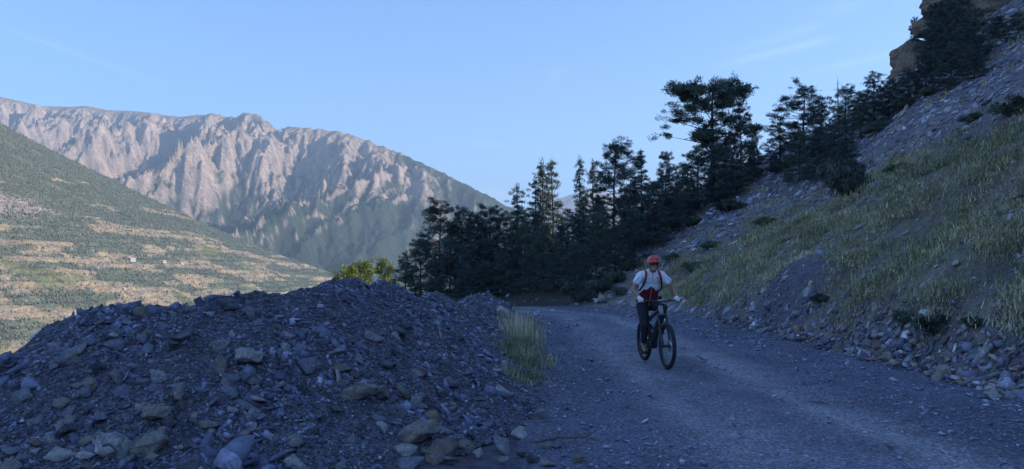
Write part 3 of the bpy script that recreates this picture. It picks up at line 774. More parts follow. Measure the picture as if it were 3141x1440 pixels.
HEROES = [  # u, v, width in photo pixels, shape, tone, facing (tilt towards viewer), label, group
    (1092, 1182, 112, "block", "tan", 0.9, "big flat-faced tan rock half buried in the middle of the rubble heap", G_HEAP),
    (1168, 1205, 62, "block", "dark", 0.4, "dark angular block close beside the big flat-faced tan rock", G_HEAP),
    (1235, 1195, 66, "wedge", "brown", 0.3, "brown wedge of stone leaning between the dark block and a slab", G_HEAP),
    (1280, 1222, 68, "slab", "grey", 0.2, "thin grey slab jutting out beyond the brown wedge of stone", G_HEAP),
    (1050, 1120, 60, "slab", "brown", 0.2, "thin brown slab lying just above the big flat-faced tan rock", G_HEAP),
    (1322, 1270, 62, "slab", "orange", 0.7, "rusty tan slab lying on the heap below the jutting grey slab", G_HEAP),
    (760, 1078, 90, "boulder", "pale", 0.3, "rounded rock with a pale crusted top high on the heap", G_HEAP),
    (482, 1248, 92, "boulder", "tan", 0.5, "rounded tan rock standing upright with a dark shaded notch", G_HEAP),
    (440, 1170, 56, "block", "blue", 0.9, "squarish blue grey block above the rounded tan rock", G_HEAP),
    (460, 1345, 110, "boulder", "tan", 0.3, "large mossy tan boulder low on the near rubble heap", G_HEAP),
    (345, 1352, 120, "boulder", "pale", 0.3, "large pale veined boulder beside the mossy tan boulder", G_HEAP),
    (420, 1372, 70, "slab", "blue", 0.9, "blue grey slab leaning against the mossy tan boulder", G_HEAP),
    (378, 1195, 60, "slab", "blue", 0.7, "long blue grey slab tilted beside the squarish blue block", G_HEAP),
    (712, 1150, 60, "slab", "blue", 0.8, "smooth pointed blue slab of a pair resting on bare rubble", G_HEAP),
    (752, 1152, 40, "boulder", "blue", 0.8, "small rounded blue stone touching the smooth pointed slab", G_HEAP),
    (190, 1096, 62, "slab", "grey", 0.3, "flat grey slab on the falling end of the long heap", G_HEAP),
    (280, 1170, 56, "boulder", "tan", 0.3, "small humped tan stone on the falling end of the heap", G_HEAP),
    (640, 1292, 60, "block", "tan", 0.6, "tan block standing on edge among small dark chips", G_HEAP),
    (770, 1280, 62, "wedge", "blue", 0.6, "jagged blue wedge of slate with a bright edge", G_HEAP),
    (890, 1345, 82, "slab", "tan", 0.5, "tan grey slab with a sharp corner low on the heap", G_HEAP),
    (910, 1410, 76, "slab", "pale", 0.6, "pale triangular slab at the very foot of the heap", G_HEAP),
    (580, 1412, 90, "slab", "dark", 0.7, "broad dark slab at the very foot of the heap", G_HEAP),
    (790, 968, 36, "wedge", "blue", 0.9, "small pointed blue stone standing up under the heap crest", G_HEAP),
    (435, 952, 54, "slab", "brown", 0.3, "brown slab just under the flat crest of the long heap", G_HEAP),
    (385, 975, 50, "slab", "grey", 0.4, "grey green slab below the brown slab at the crest", G_HEAP),
    (355, 1012, 46, "slab", "blue", 0.6, "narrow blue slab sliding down from the flat crest", G_HEAP),
    (700, 928, 70, "block", "dark", 0.4, "big dark block standing up on the crest of the heap", G_HEAP),
    (560, 930, 34, "block", "dark", 0.4, "small dark block standing up on the crest of the heap", G_HEAP),
    (1275, 1310, 130, "boulder", "tan", 0.5, "massive tan and grey rock at the foot of the heap by the road", G_HEAP),
    (1350, 1370, 130, "block", "brown", 0.5, "massive brown cracked rock below the tan and grey one", G_HEAP),
    (1430, 1362, 60, "boulder", "tan", 0.5, "rounded tan rock touching the massive brown cracked rock", G_HEAP),
    (1265, 1405, 90, "slab", "blue", 0.4, "blue grey slab under the massive brown cracked rock", G_HEAP),
    (1595, 1315, 66, "slab", "pale", 0.3, "pale slab with a humped top near the broken branch", G_HEAP),
    (1650, 1270, 84, "block", "dark", 0.3, "dark block at the road's edge above the broken branch", G_HEAP),
    (1545, 1190, 60, "slab", "pale", 0.5, "long pale slab on the heap's flank facing the road", G_HEAP),
    (1655, 1170, 66, "block", "dark", 0.3, "dark angular block at the road's edge below the grass", G_HEAP),
    (1490, 1300, 54, "slab", "blue", 0.6, "blue grey slab near the massive rocks at the heap's foot", G_HEAP),
    (1545, 955, 66, "boulder", "pale", 0.4, "large pale rounded boulder beside the tall dry grass", G_HEAP),
    (1705, 1365, 40, "block", "grey", 0.2, "small grey block standing upright beside the broken branch", G_HEAP),
    (1775, 1400, 52, "block", "brown", 0.4, "small brown block at the road's edge below the branch", G_HEAP),
    (3030, 1070, 88, "boulder", "pale", 0.4, "big white veined boulder at the foot of the bank", G_BANK),
    (3015, 1030, 60, "boulder", "tan", 0.4, "tan boulder right behind the white veined boulder", G_BANK),
    (3095, 1090, 52, "slab", "blue", 0.9, "blue grey slab leaning beside the white veined boulder", G_BANK),
    (3045, 1142, 70, "slab", "pale", 0.3, "smooth pale slab below the white veined boulder", G_BANK),
    (3095, 1165, 64, "block", "blue", 0.5, "split blue grey block beside the smooth pale slab", G_BANK),
    (3045, 1208, 60, "boulder", "pale", 0.3, "low pale stone resting right at the road's edge", G_BANK),
    (3110, 1205, 70, "block", "grey", 0.4, "grey block half out of the picture at the road's edge", G_BANK),
    (2985, 1168, 50, "block", "tan", 0.4, "tan block under the smooth pale slab", G_BANK),
    (2880, 1150, 62, "block", "tan", 0.4, "angular tan block at the road's edge below the bank", G_BANK),
    (2840, 1150, 50, "slab", "brown", 0.3, "flat brown slab next to the angular tan block", G_BANK),
    (2565, 1068, 54, "block", "brown", 0.3, "brown block lying where the bank's stones begin", G_BANK),
    (2685, 1018, 32, "boulder", "pale", 0.4, "small smooth white stone high on the cut bank", G_BANK),
    (2738, 1022, 28, "slab", "blue", 1.0, "small upright blue slab beside the smooth white stone", G_BANK),
    (2478, 888, 46, "slab", "pale", 0.5, "pale slab at the shoulder of the bare gravel bank", G_BANK),
    (2570, 780, 40, "boulder", "orange", 0.5, "rounded orange boulder in the grass above the gravel bank", G_SLOPE),
    (2600, 776, 30, "boulder", "tan", 0.5, "tan boulder touching the rounded orange one in the grass", G_SLOPE),
    (1873, 912, 26, "boulder", "tan", 0.5, "pale tan boulder at the roadside just behind the cyclist", G_SLOPE),
    (1895, 928, 16, "boulder", "pale", 0.5, "small pale stone below the tan boulder behind the cyclist", G_SLOPE),
    (2195, 580, 30, "boulder", "tan", 0.5, "tan boulder at the foot of the tall flat-topped pine", G_SLOPE),
    (2075, 665, 80, "block", "brown", 0.5, "large purplish brown outcrop beside the dense wood", G_SLOPE),
    (2110, 640, 44, "slab", "grey", 0.4, "flat grey slab on top of the purplish brown outcrop", G_SLOPE),
    (2690, 470, 80, "slab", "tan", 0.3, "long tan ledge of rock above the dark juniper", G_SLOPE),
    (2740, 470, 50, "slab", "orange", 0.4, "short orange ledge next to the long tan ledge", G_SLOPE),
    (2680, 560, 60, "slab", "blue", 0.3, "pale blue slab beside the dark juniper on the scree", G_SLOPE),
    (2930, 210, 60, "slab", "grey", 0.2, "thin grey ledge high on the scree under the cliff", G_SLOPE),
    (2760, 385, 40, "slab", "tan", 0.3, "tan ledge alone in the middle of the scree", G_SLOPE),
]
def build_rocks():
    rng = np.random.default_rng(44)
    for (u, v, w, shp, tone, face, lab, grp) in HEROES:
        p = hit(u, min(v + w * 0.22, 1439), surf if grp == G_HEAP else (lambda x, y: np.maximum(H(x, y), 0)))
        size = w / FPX * p.y * 1.08
        n = normals(surf if grp == G_HEAP else H, np.array([p.x]), np.array([p.y]), 0.35)[0]
        tc_ = -np.array([p.x, p.y, p.z - EYE]); tc_ /= np.linalg.norm(tc_)
        n = n * (1 - 0.7 * face) + tc_ * 0.8 * face + rng.normal(size=3) * 0.12
        rock(shp, tone, p, size, n, rng.normal(0.3, 0.6), rng, lab, grp, 0.30, sz=(1, rng.uniform(.85, 1.1), rng.uniform(.85, 1.2)))
    # the other stones large enough to tell apart
    LAB = {("heap", "slab", "dark"): "dark slate slab lying on the long rubble heap", ("heap", "slab", "grey"): "grey slate slab lying on the long rubble heap", ("heap", "slab", "blue"): "bluish slate slab lying on the long rubble heap",
           ("heap", "block", "dark"): "dark chunky stone lying on the long rubble heap", ("heap", "block", "grey"): "grey chunky stone lying on the long rubble heap", ("heap", "block", "tan"): "tan chunky stone lying on the long rubble heap",
           ("heap", "wedge", "brown"): "brown wedge-shaped stone lying on the long rubble heap", ("heap", "slab", "pale"): "pale slab of stone lying on the long rubble heap", ("heap", "wedge", "blue"): "bluish wedge-shaped stone lying on the long rubble heap",
           ("heap", "slab", "tan"): "tan slab of stone lying on the long rubble heap"}
    kinds = list(LAB); w = np.array([.12, .19, .24, .08, .09, .05, .04, .10, .06, .03]); w /= w.sum()
    cnt = 0
    while cnt < 170:
        u, v = rng.uniform(0, 1700), rng.uniform(900, 1440)
        if v < np.interp(u, [0, 290, 900, 1060, 1200, 1500, 1700], [1120, 970, 955, 905, 925, 985, 1270]) or u > np.interp(v, [900, 1100, 1440], [1490, 1600, 1740]): continue
        p = hit(u, v)
        if p.y > 13 or p.y < 4: continue
        k = kinds[rng.choice(len(kinds), p=w)]
        size = float(np.clip(np.exp(rng.normal(math.log(.145), .32)), .09, .27))
        n = normals(surf, np.array([p.x]), np.array([p.y]), .35)[0] + rng.normal(size=3) * .4
        tc_ = -np.array([p.x, p.y, p.z - EYE]); tc_ /= np.linalg.norm(tc_)
        rock(k[1], k[2], p, size, n + tc_ * 0.3, rng.normal(.4, .9), rng, LAB[k], "stones on the heap, " + k[2] + " " + k[1], 0.2)
        cnt += 1
    LB = {("slab", "grey"): "grey slab among the stones at the foot of the grassy bank", ("block", "tan"): "tan chunky stone among those at the foot of the grassy bank", ("slab", "pale"): "pale slab among the stones at the foot of the grassy bank",
          ("block", "blue"): "bluish chunky stone among those at the foot of the grassy bank", ("wedge", "grey"): "grey wedge of stone at the foot of the grassy bank", ("block", "dark"): "dark chunky stone among those at the foot of the grassy bank"}
    kinds = list(LB)
    for i in range(64):
        y = 8.8 + rng.random() ** 1.3 * 12; x = 6.85 + rng.normal(0, .32)
        if x < 6.35: x = 6.5 + rng.random() * .6
        k = kinds[int(rng.integers(len(kinds)))]
        size = float(np.clip(np.exp(rng.normal(math.log(.21), .3)), .12, .36))
        z = max(float(H(np.array([x]), np.array([y]))[0]), 0)
        n = np.array([-.2, -.25, 1]) + rng.normal(size=3) * .35
        rock(k[0], k[1], (x, y, z), size, n, rng.uniform(0, 6.28), rng, LB[k], "stones under the bank, " + k[1] + " " + k[0], 0.18)
build_rocks()

# ------------------------------------------------------------------ trees and shrubs
def m_needles(name, c1, c2):
    q = NB(name, 0.75, 0.2)
    n = q.noise(1.3, 3, q.pos(kind="obj"))
    oi = q.n.new("ShaderNodeObjectInfo").outputs["Random"]
    k = q.mix(1.0, q.attr(), q.ramp(n, (0.35, 0.65), (0.65, 1.35)), 'MULTIPLY')
    k = q.mix(1.0, k, q.ramp(oi, (0.0, (0.72, 0.72, 0.78)), (0.5, (1.0, 1.0, 1.0)), (1.0, (1.3, 1.25, 1.02))), 'MULTIPLY')
    q.color(q.mix(1.0, q.mix(n, c1, c2), k, 'MULTIPLY'))
    return q.m
def m_bark(name, c1, c2, sc=6):
    q = NB(name, 0.9, 0.2)
    p = q.pos((1, 1, .25), "obj"); n = q.noise(sc * 3, 6, p, .7)
    q.color(q.mix(q.ramp(n, (0.4, 0.0), (0.6, 1.0)), c1, c2)); q.bump(n, .7, .03)
    return q.m
M_PINE = m_needles("pine_needles", (0.075, 0.108, 0.108), (0.10, 0.135, 0.115))
M_SPRUCE = m_needles("spruce_needles", (0.075, 0.110, 0.105), (0.12, 0.155, 0.105))
M_LIT = m_needles("sunlit_tint_pine_needles", (0.15, 0.21, 0.05), (0.20, 0.24, 0.065))  # lit copy of the pine needles: sunshine painted into a brighter, yellower colour
M_JUN = m_needles("juniper_needles", (0.08, 0.115, 0.105), (0.11, 0.142, 0.105))
M_BARK = m_bark("pine_bark", (0.055, 0.045, 0.042), (0.13, 0.09, 0.075)); M_DEAD = m_bark("dead_bark", (0.10, 0.09, 0.09), (0.17, 0.15, 0.15))

class Tubes:
    def __init__(s): s.V, s.F = [], []; s.n = 0
    def add(s, pts, rad, k=6):
        pts = [np.array(p, float) for p in pts]; base = s.n
        for i, p in enumerate(pts):
            t = pts[min(i + 1, len(pts) - 1)] - pts[max(i - 1, 0)]; t = t / (np.linalg.norm(t) + 1e-9)
            a = np.cross(t, [0.3, 0.9, 0.1] if abs(t[2]) > .8 else [0, 0, 1]); a /= np.linalg.norm(a) + 1e-9; b = np.cross(t, a)
            for j in range(k):
                w = 2 * math.pi * j / k
                s.V.append(p + rad[i] * (a * math.cos(w) + b * math.sin(w)))
        for i in range(len(pts) - 1):
            for j in range(k):
                j2 = (j + 1) % k
                s.F.append((base + i * k + j, base + i * k + j2, base + (i + 1) * k + j2, base + (i + 1) * k + j))
        s.n += len(pts) * k
    def mesh(s, name): return np_mesh(name, np.array(s.V), np.array(s.F), None, True)
class Needles:
    """Small pointed sprays of needles."""
    def __init__(s, rng): s.C, s.D, s.L, s.W, s.T = [], [], [], [], []; s.rng = rng
    def cluster(s, c, r, rz, n, ln=0.22, wd=0.085, up=0.5, out=None):
        g = s.rng
        q = g.normal(size=(n, 3)); q /= np.linalg.norm(q, axis=1, keepdims=True); q *= g.random((n, 1)) ** 0.45
        p = q * np.array([r, r, rz]) + np.array(c)
        d = q * np.array([1, 1, .5]) + g.normal(size=(n, 3)) * .55 + np.array([0, 0, up])
        if out is not None: d = d + np.array(out) * .6
        d /= np.linalg.norm(d, axis=1, keepdims=True)
        s.C.append(p); s.D.append(d); s.L.append(ln * g.uniform(.6, 1.35, n)); s.W.append(wd * g.uniform(.6, 1.3, n))
        s.T.append(g.uniform(.6, 1.3) * g.uniform(.75, 1.25, n))
    def mesh(s, name):
        C, D, L, W, T = (np.concatenate(q) for q in (s.C, s.D, s.L, s.W, s.T))
        g = s.rng; A = np.cross(D, g.normal(size=D.shape)); A /= np.linalg.norm(A, axis=1, keepdims=True)
        mid = C + D * (L * .35)[:, None]
        V = np.stack([C - D * (L * .5)[:, None], mid + A * (W * .5)[:, None], C + D * (L * .5)[:, None] + A * 0, mid - A * (W * .5)[:, None]], 1)
        F = np.arange(len(C) * 4).reshape(-1, 4)
        return np_mesh(name, V.reshape(-1, 3), F, np.repeat(T[:, None] * np.ones((1, 3)), 4, 0))
def make_pine(seed, h, spread, start, style, name, mats, dens=1.0, lean=0.0, trunk_r=None):
    """A conifer standing at the origin: an Empty with a trunk (and limbs) and a crown. style: umbrella, bushy, spire."""
    g = np.random.default_rng(seed)
    tb, nd = Tubes(), Needles(g)
    tr = trunk_r or h * 0.017
    K = 9; lx = g.normal(0, .012 * h, K).cumsum() * .45 + lean * np.linspace(0, 1, K) ** 1.5 * h; ly = g.normal(0, .012 * h, K).cumsum() * .45
    zs = np.linspace(-0.04 * h, 0.965 * h, K); lx -= lx[0]; ly -= ly[0]
    tb.add(np.stack([lx, ly, zs], -1), [tr * (1.25 if i == 0 else 1) * (1 - .86 * (i / (K - 1)) ** 1.2) for i in range(K)], 8)
    def axis(z): return np.array([np.interp(z, zs, lx), np.interp(z, zs, ly), z])
    nl = {"umbrella": 46, "scots": 38, "bushy": 50, "spire": 48}[style]
    for i in range(nl):
        f = start + (1 - start) * ((i + g.random()) / nl)
        t = (f - start) / (1 - start)
        tipz = None
        if style == "umbrella":
            if t > .5:
                L = spread * math.sqrt(g.uniform(.03, 1.0)) * (1.08 if g.random() < .25 else .95)
                tipz = h * (.975 - .135 * (L / spread) ** 2) + g.normal(0, .032) * h
                f = max(start, (tipz - .62 * L * g.uniform(.7, 1.1)) / (h * .96)); rise = .3
            else:
                L = spread * g.uniform(.3, .9) * (.75 + .35 * math.sin(i * 1.7)); rise = g.uniform(-.12, .25)
        elif style == "scots":
            L = spread * (.45 + .6 * math.sin(math.pi * min(1, t * .9 + .12))) * g.uniform(.4, 1.15); rise = .02 + .55 * t + g.normal(0, .1)
        elif style == "bushy":
            L = spread * (0.95 - 0.72 * t ** 1.25) * g.uniform(.6, 1.15); rise = 0.05 + .45 * t
        else:
            L = spread * (1.0 - 0.93 * t) * g.uniform(.65, 1.12) + .06 * spread; rise = -0.18 + .35 * t
        az = i * 2.399 + g.normal(0, .5); z0 = f * h * .96
        d = np.array([math.cos(az), math.sin(az), rise + g.normal(0, .12)])
        p0 = axis(z0); pts = [p0]
        bend = g.normal(0, .18)
        if tipz is not None: d[2] = (tipz - z0) / L - .12
        for s_ in (0.35, .7, 1.0):
            q = p0 + d * L * s_; q[2] += (0.10 if style == "umbrella" else (-.10 if style == "spire" else .04)) * L * (s_ ** 2) ; q[:2] += np.array([-d[1], d[0]]) * bend * L * s_ ** 2
            pts.append(q)
        r0 = max(tr * .33 * (1 - .6 * t), .018) * (L / spread * .6 + .5)
        tb.add(pts, [r0, r0 * .72, r0 * .42, r0 * .12], 5)
        bare = style == "umbrella" and g.random() < .10 and t < .35
        if bare: continue
        n_sub = max(2, int((5 if style != "spire" else 5) * L / spread + 1.5))
        for k in range(n_sub):
            s_ = g.uniform(.42 if style != "spire" else .15, 1.0) if k else 1.0
            b = pts[0] + (pts[-1] - pts[0]) * s_; b = b * .5 + .5 * np.array([np.interp(s_, [0, .35, .7, 1], [q[c] for q in pts]) for c in range(3)])
            sd = g.choice([-1, 1]); off = np.array([-d[1] * sd, d[0] * sd, g.uniform(-.05, .35)]) * L * (1 - s_ * .55) * g.uniform(.15, .5)
            if k == 0: off *= .2
            e = b + off
            if np.linalg.norm(off) > .2: tb.add([b, b + off * .55 + [0, 0, .03 * L], e], [r0 * .4, r0 * .28, r0 * .1], 4)
            m_ = 3 if style != "spire" else 2
            for q_ in range(m_):
                jit = g.normal(size=3) * np.array([.045, .045, .022]) * h * (.7 if style == "spire" else 1) * (q_ > 0)
                cr, cz = (.040 * h * g.uniform(.5, 1.3), .026 * h * g.uniform(.5, 1.4)) if style != "spire" else (.030 * h * g.uniform(.6, 1.3), .013 * h)
                n = int((34 if style != "spire" else 26) * dens * g.uniform(.5, 1.4))
                up = {"umbrella": .55, "scots": .5, "bushy": .45, "spire": .05}[style]
                nd.cluster(e + jit, cr, cz, n, ln=.024 * h, wd=.0052 * h, up=up, out=d * .7)
                if g.random() < .6: nd.cluster(b * .55 + e * .45 + jit * .8, cr * .8, cz * .8, n // 2, ln=.023 * h, wd=.005 * h, up=up, out=d * .5)
    top = axis(.965 * h)
    nd.cluster(top, .03 * h, .045 * h, int(60 * dens), ln=.024 * h, wd=.0052 * h, up=1.0)
    root = empty(name)
    link("trunk", tb.mesh("trunk"), mats[0], root); link("crown", nd.mesh("crown"), mats[1], root)
    return root
def make_shrub(seed, r, hgt, name, mat, dens=1.0):
    g = np.random.default_rng(seed); nd, tb = Needles(g), Tubes()
    for i in range(int(22)):
        az = g.random() * 6.28; rr = r * math.sqrt(g.random()) * .85; zz = hgt * g.uniform(.25, .92) * (1 - .5 * (rr / r) ** 2)
        e = np.array([rr * math.cos(az), rr * math.sin(az), zz])
        tb.add([(e[0] * .15, e[1] * .15, -.12 * hgt), e * [.6, .6, .55], e], [.03 * r + .008, .022 * r, .006], 4)
        nd.cluster(e, r * .33, hgt * .22, int(62 * dens), ln=.20 * r + .04, wd=.055 * r + .012, up=.6)
    root = empty(name)
    link("stem", tb.mesh("stem"), M_BARK, root); link("foliage", nd.mesh("foliage"), mat, root)
    return root
def copy_tree(o, parent=None):
    c = o.copy(); col.objects.link(c)
    if parent is not None: c.parent = parent
    for ch in [q for q in o.children]: copy_tree(ch, c)
    return c
_used = set()
def put(proto, loc, scale, rz, label, cat, group=None, sx=1.0):
    o = proto
    if id(proto) in _used: o = copy_tree(proto)
    _used.add(id(proto))
    o.location = loc; o.rotation_euler = (0, 0, rz); o.scale = (scale * sx, scale * sx, scale)
    for k in ("label", "category", "group"):
        if k in o: del o[k]
    setp(o, label, cat, group)
    return o

PB = (M_BARK, M_PINE); SB = (M_BARK, M_SPRUCE)
P_UMB = [make_pine(100 + i, 10, 2.6, .22, "scots", "pine_tree", PB, 1.1) for i in range(4)]
P_BUSH = [make_pine(200 + i, 10, 3.5, .04, "bushy", "pine_tree", PB, 1.15) for i in range(4)]
P_SPI = [make_pine(300 + i, 10, 2.0, .05, "spire", "spruce_tree", SB, 1.0) for i in range(4)]
S_JUN = [make_shrub(400 + i, 1.0, .9, "juniper_shrub", M_JUN, 1.2) for i in range(4)]
def tree(protos, k, u, vtop, y, label, cat="pine", group=None, sx=1.0, rz=None, sink=0.1):
    """Stand a tree at distance y under the sighted top (u, vtop)."""
    a, b = pix(u, vtop)
    x = a * y; z = float(H(np.array([x]), np.array([y]))[0]) - sink
    h = EYE + b * y - z
    rz = rz if rz is not None else (hash((u * 7 + k * 13) % 628) % 628) / 100.0
    return put(protos[k % len(protos)], (x, y, z), h / 10.0, rz, label, cat, group, sx)
def tree_on(protos, k, u, vtop, vbase, label, cat="pine", group=None, sx=1.0, rz=None):
    p = hit(u, vbase, H, 8, 90)
    return tree(protos, k, u, vtop, p.y, label, cat, group, sx, rz)
def build_trees():
    rng = np.random.default_rng(71)
    big = make_pine(501, 10, 3.7, .36, "umbrella", "pine_tree", PB, 1.65, -.015, .22)
    tree_on([big], 0, 2180, 244, 612, "tall flat-topped pine with bare limbs under its umbrella crown", rz=2.2, sx=1.15)
    G = "pines and spruces of the shaded wood"
    tree(P_UMB, 0, 1347, 626, 45, "tall bushy pine at the edge of the wood before the mountain", sx=1.05, group=G)
    tree(P_UMB, 1, 1883, 440, 50, "slim round-topped pine with a long bare trunk against the sky", group=G, sx=.95)
    tree(P_BUSH, 0, 1420, 640, 46, "pine close behind the tall bushy pine at the wood's edge", group=G, sx=.8)
    tree(P_BUSH, 1, 1458, 652, 47, "low rounded pine between two taller ones at the wood's edge", group=G, sx=.8)
    tree(P_UMB, 2, 1504, 638, 48, "pine with gaps in its crown just before the spruces", group=G, sx=.9)
    tree(P_BUSH, 2, 1246, 780, 43, "low dark pine at the very edge of the wood by the heaps", group=G, sx=1.15)
    tree(P_BUSH, 3, 1290, 735, 44, "small dark pine under the tall bushy pine", group=G, sx=1.1)
    tree(P_SPI, 0, 1587, 562, 56, "dark spruce, first of the spires against the sky", "spruce", G, .85)
    tree(P_SPI, 1, 1637, 546, 60, "short spruce beside the twin sunlit spruces", "spruce", G, .75)
    tree(P_SPI, 2, 1668, 486, 79, "tall sunlit spruce, the darker one of twin spires", "spruce", G, .62)
    tree(P_SPI, 3, 1697, 484, 82, "tall sunlit spruce, the yellower one of twin spires", "spruce", G, .72)
    tree(P_SPI, 1, 1787, 480, 70, "tall narrow spruce standing before the slim round-topped pine", "spruce", G, .62)
    tree(P_SPI, 2, 1814, 490, 72, "narrow spruce touching the slim round-topped pine", "spruce", G, .6)
    tree(P_SPI, 3, 1968, 457, 52, "dense dark cone-shaped spruce past the slim round-topped pine", "spruce", G, 1.0)
    tree(P_BUSH, 3, 2042, 470, 51, "bushy pine below the long limb of the flat-topped pine", group=G, sx=.75)
    tree(P_BUSH, 1, 1930, 520, 47, "middle-sized bushy pine in front of the cone-shaped spruce", group=G, sx=.9)
    tree(P_BUSH, 0, 2090, 505, 50, "dense pine at the foot of the flat-topped pine", group=G, sx=.85)
    tree(P_BUSH, 2, 2268, 318, 54, "dense pine leaning against the tall flat-topped pine", sx=.85, group=G)
    tree(P_BUSH, 1, 2225, 400, 51, "dark pine filling the space under the flat-topped crown", sx=.9, group=G)
    tree(P_BUSH, 3, 2315, 398, 57, "thin pine beside the sky gap on the crest", sx=.55, group=G)
    # the dark mass under them
    for (u, v, y, sx, k) in ((1380, 735, 43, 1.1, 1), (1440, 745, 42, 1.0, 2), (1500, 735, 42.5, 1.1, 3), (1560, 720, 44, 1.0, 0), (1610, 690, 45, 1.0, 1), (1665, 705, 42, 1.1, 2), (1720, 690, 42, 1.05, 3),
                             (1770, 665, 44, 1.0, 0), (1830, 650, 43, 1.05, 1), (1850, 640, 46, .9, 2), (1985, 570, 45, 1.0, 3), (2045, 590, 46, .95, 0), (1540, 775, 39.5, 1.1, 2), (1625, 770, 39.5, 1.1, 0), (1700, 775, 38.5, 1.1, 1),
                             (1765, 745, 39, 1.1, 3), (1825, 730, 38.5, 1.0, 2), (1885, 690, 40, .95, 0), (1940, 645, 42, .95, 1), (1335, 800, 41, 1.2, 0), (1545, 655, 48, .95, 2), (1600, 640, 49, .9, 3), (1650, 650, 49, .95, 0), (1740, 640, 49, .95, 1), (1790, 610, 50, .9, 2), (1840, 600, 50, .9, 3), (1480, 690, 46, 1.0, 0), (1930, 580, 48, .9, 1), (1400, 690, 45, .9, 3), (1425, 815, 40, 1.2, 3), (1490, 800, 39.5, 1.2, 1)):
        tree(P_BUSH, k, u, v, y, "dark bushy pine in the dense shaded wood where the road bends", group="bushy pines of the dense wood", sx=sx)
    # crest on the way up to the cliff
    C = "pines along the crest of the hill"
    W = "pines under the flat-topped pine"
    for (u, v, vb, sx, k) in ((2140, 455, 640, 1.0, 0), (2200, 440, 625, 1.0, 1), (2258, 455, 600, .95, 2), (2300, 440, 560, .9, 3), (2110, 520, 680, 1.0, 2), (2050, 530, 720, 1.0, 1), (2000, 560, 760, 1.0, 3), (2230, 520, 620, 1.1, 0)):
        tree_on(P_BUSH, k, u, v, vb, "dark pine of the thicket below the tall flat-topped pine", group=W, sx=sx)
    tree_on(P_UMB, 3, 2462, 262, 500, "flat-topped pine on the crest beside the dead snag", sx=1.2, group=C)
    tree_on(P_BUSH, 0, 2392, 375, 530, "low spreading pine on the crest with branches reaching over the sky gap", sx=1.25, group=C)
    tree_on(P_BUSH, 1, 2520, 318, 500, "dense pine filling the crest before the dead snag", sx=1.0, group=C)
    tree_on(P_UMB, 1, 2592, 272, 440, "small thin pine right behind the dead snag", sx=1.1, group=C)
    tree_on(P_BUSH, 2, 2680, 226, 400, "rounded pine on the crest past the dead snag", sx=1.0, group=C)
    tree_on(P_BUSH, 3, 2640, 300, 430, "low dark pine under the rounded one on the crest", sx=1.2, group=C)
    tree_on(P_BUSH, 1, 2735, 242, 360, "low dark pine on the crest just before the cliff", sx=1.2, group=C)
    tree_on(P_BUSH, 0, 2450, 410, 560, "low dark pine below the flat-topped pine on the crest", sx=1.3, group=C)
    tree_on(P_BUSH, 2, 2560, 390, 530, "low dark pine below the dead snag", sx=1.3, group=C)
    tree_on(P_BUSH, 3, 2505, 420, 560, "bushy pine low on the crest between two others", sx=1.2, group=C)
    tree_on(P_BUSH, 1, 2600, 420, 560, "lowest bushy pine of the crest, above the largest juniper", sx=1.1, group=C)
    # around the cliff
    K = "pines around the cliff"
    for (u, v, vb, sx, k, lab) in ((2898, 2, 190, 1.0, 0, "tall dark pine at the top of the cliff"), (2868, 75, 240, 1.1, 1, "dark pine hiding the middle of the cliff"), (2955, 85, 240, 1.3, 2, "broad dark pine beneath the upper rock band"),
                                   (2840, 165, 290, 1.2, 3, "dark pine at the foot of the orange cliff"), (2915, 150, 280, 1.3, 0, "low dark pine below the broad one under the rock band"), (2785, 215, 330, 1.3, 2, "low pine at the lower corner of the orange cliff"),
                                   (2985, 140, 250, 1.3, 3, "low dark pine on the far side of the broad one"), (2870, 15, 200, 1.0, 1, "tall dark pine on the outer edge of the cliff"), (2930, -35, 185, 1.1, 2, "tall dark pine cut by the picture top above the cliff"), (2985, 30, 200, 1.2, 0, "dark pine in front of the upper rock band"), (3060, 50, 128, 1.8, 1, "round dark bush-like pine under the upper rock band"), (3122, 42, 120, 1.8, 3, "dark pine cut by the picture's edge under the rock band")):
        tree_on(P_BUSH, k, u, v, vb, lab, group=K, sx=sx)
    # dead snag
    t = Tubes(); g = np.random.default_rng(9)
    t.add([(0, 0, -.3), (.03, 0, 3), (-.02, 0, 6), (.02, 0, 8.8), (0, 0, 10)], [.13, .11, .085, .05, .012], 8)
    for i in range(26):
        z = g.uniform(3, 9.7); az = g.random() * 6.28; L = g.uniform(.35, 1.3) * (1.15 - z / 14); d = np.array([math.cos(az), math.sin(az), g.uniform(-.1, .6)])
        t.add([(0, 0, z), d * L * .5 + [0, 0, z], d * L + [0, 0, z + .12 * L]], [.028, .018, .006], 4)
    sn = empty("dead_tree"); link("trunk", t.mesh("trunk"), M_DEAD, sn)
    tree_on([sn], 0, 2569, 236, 440, "dead snag with a bare pointed top and broken twigs", "dead tree", rz=.4, sx=1.0)
    # sunlit young pines beyond the heap
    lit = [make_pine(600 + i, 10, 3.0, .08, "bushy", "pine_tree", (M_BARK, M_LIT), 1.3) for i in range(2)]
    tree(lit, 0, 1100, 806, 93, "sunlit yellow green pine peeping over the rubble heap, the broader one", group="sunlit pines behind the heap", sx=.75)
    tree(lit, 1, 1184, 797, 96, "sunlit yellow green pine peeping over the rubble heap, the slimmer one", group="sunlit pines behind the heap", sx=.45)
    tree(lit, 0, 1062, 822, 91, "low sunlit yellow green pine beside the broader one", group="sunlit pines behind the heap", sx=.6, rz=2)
    # shrubs scattered over the hillside
    SH = "dark shrubs on the hillside"
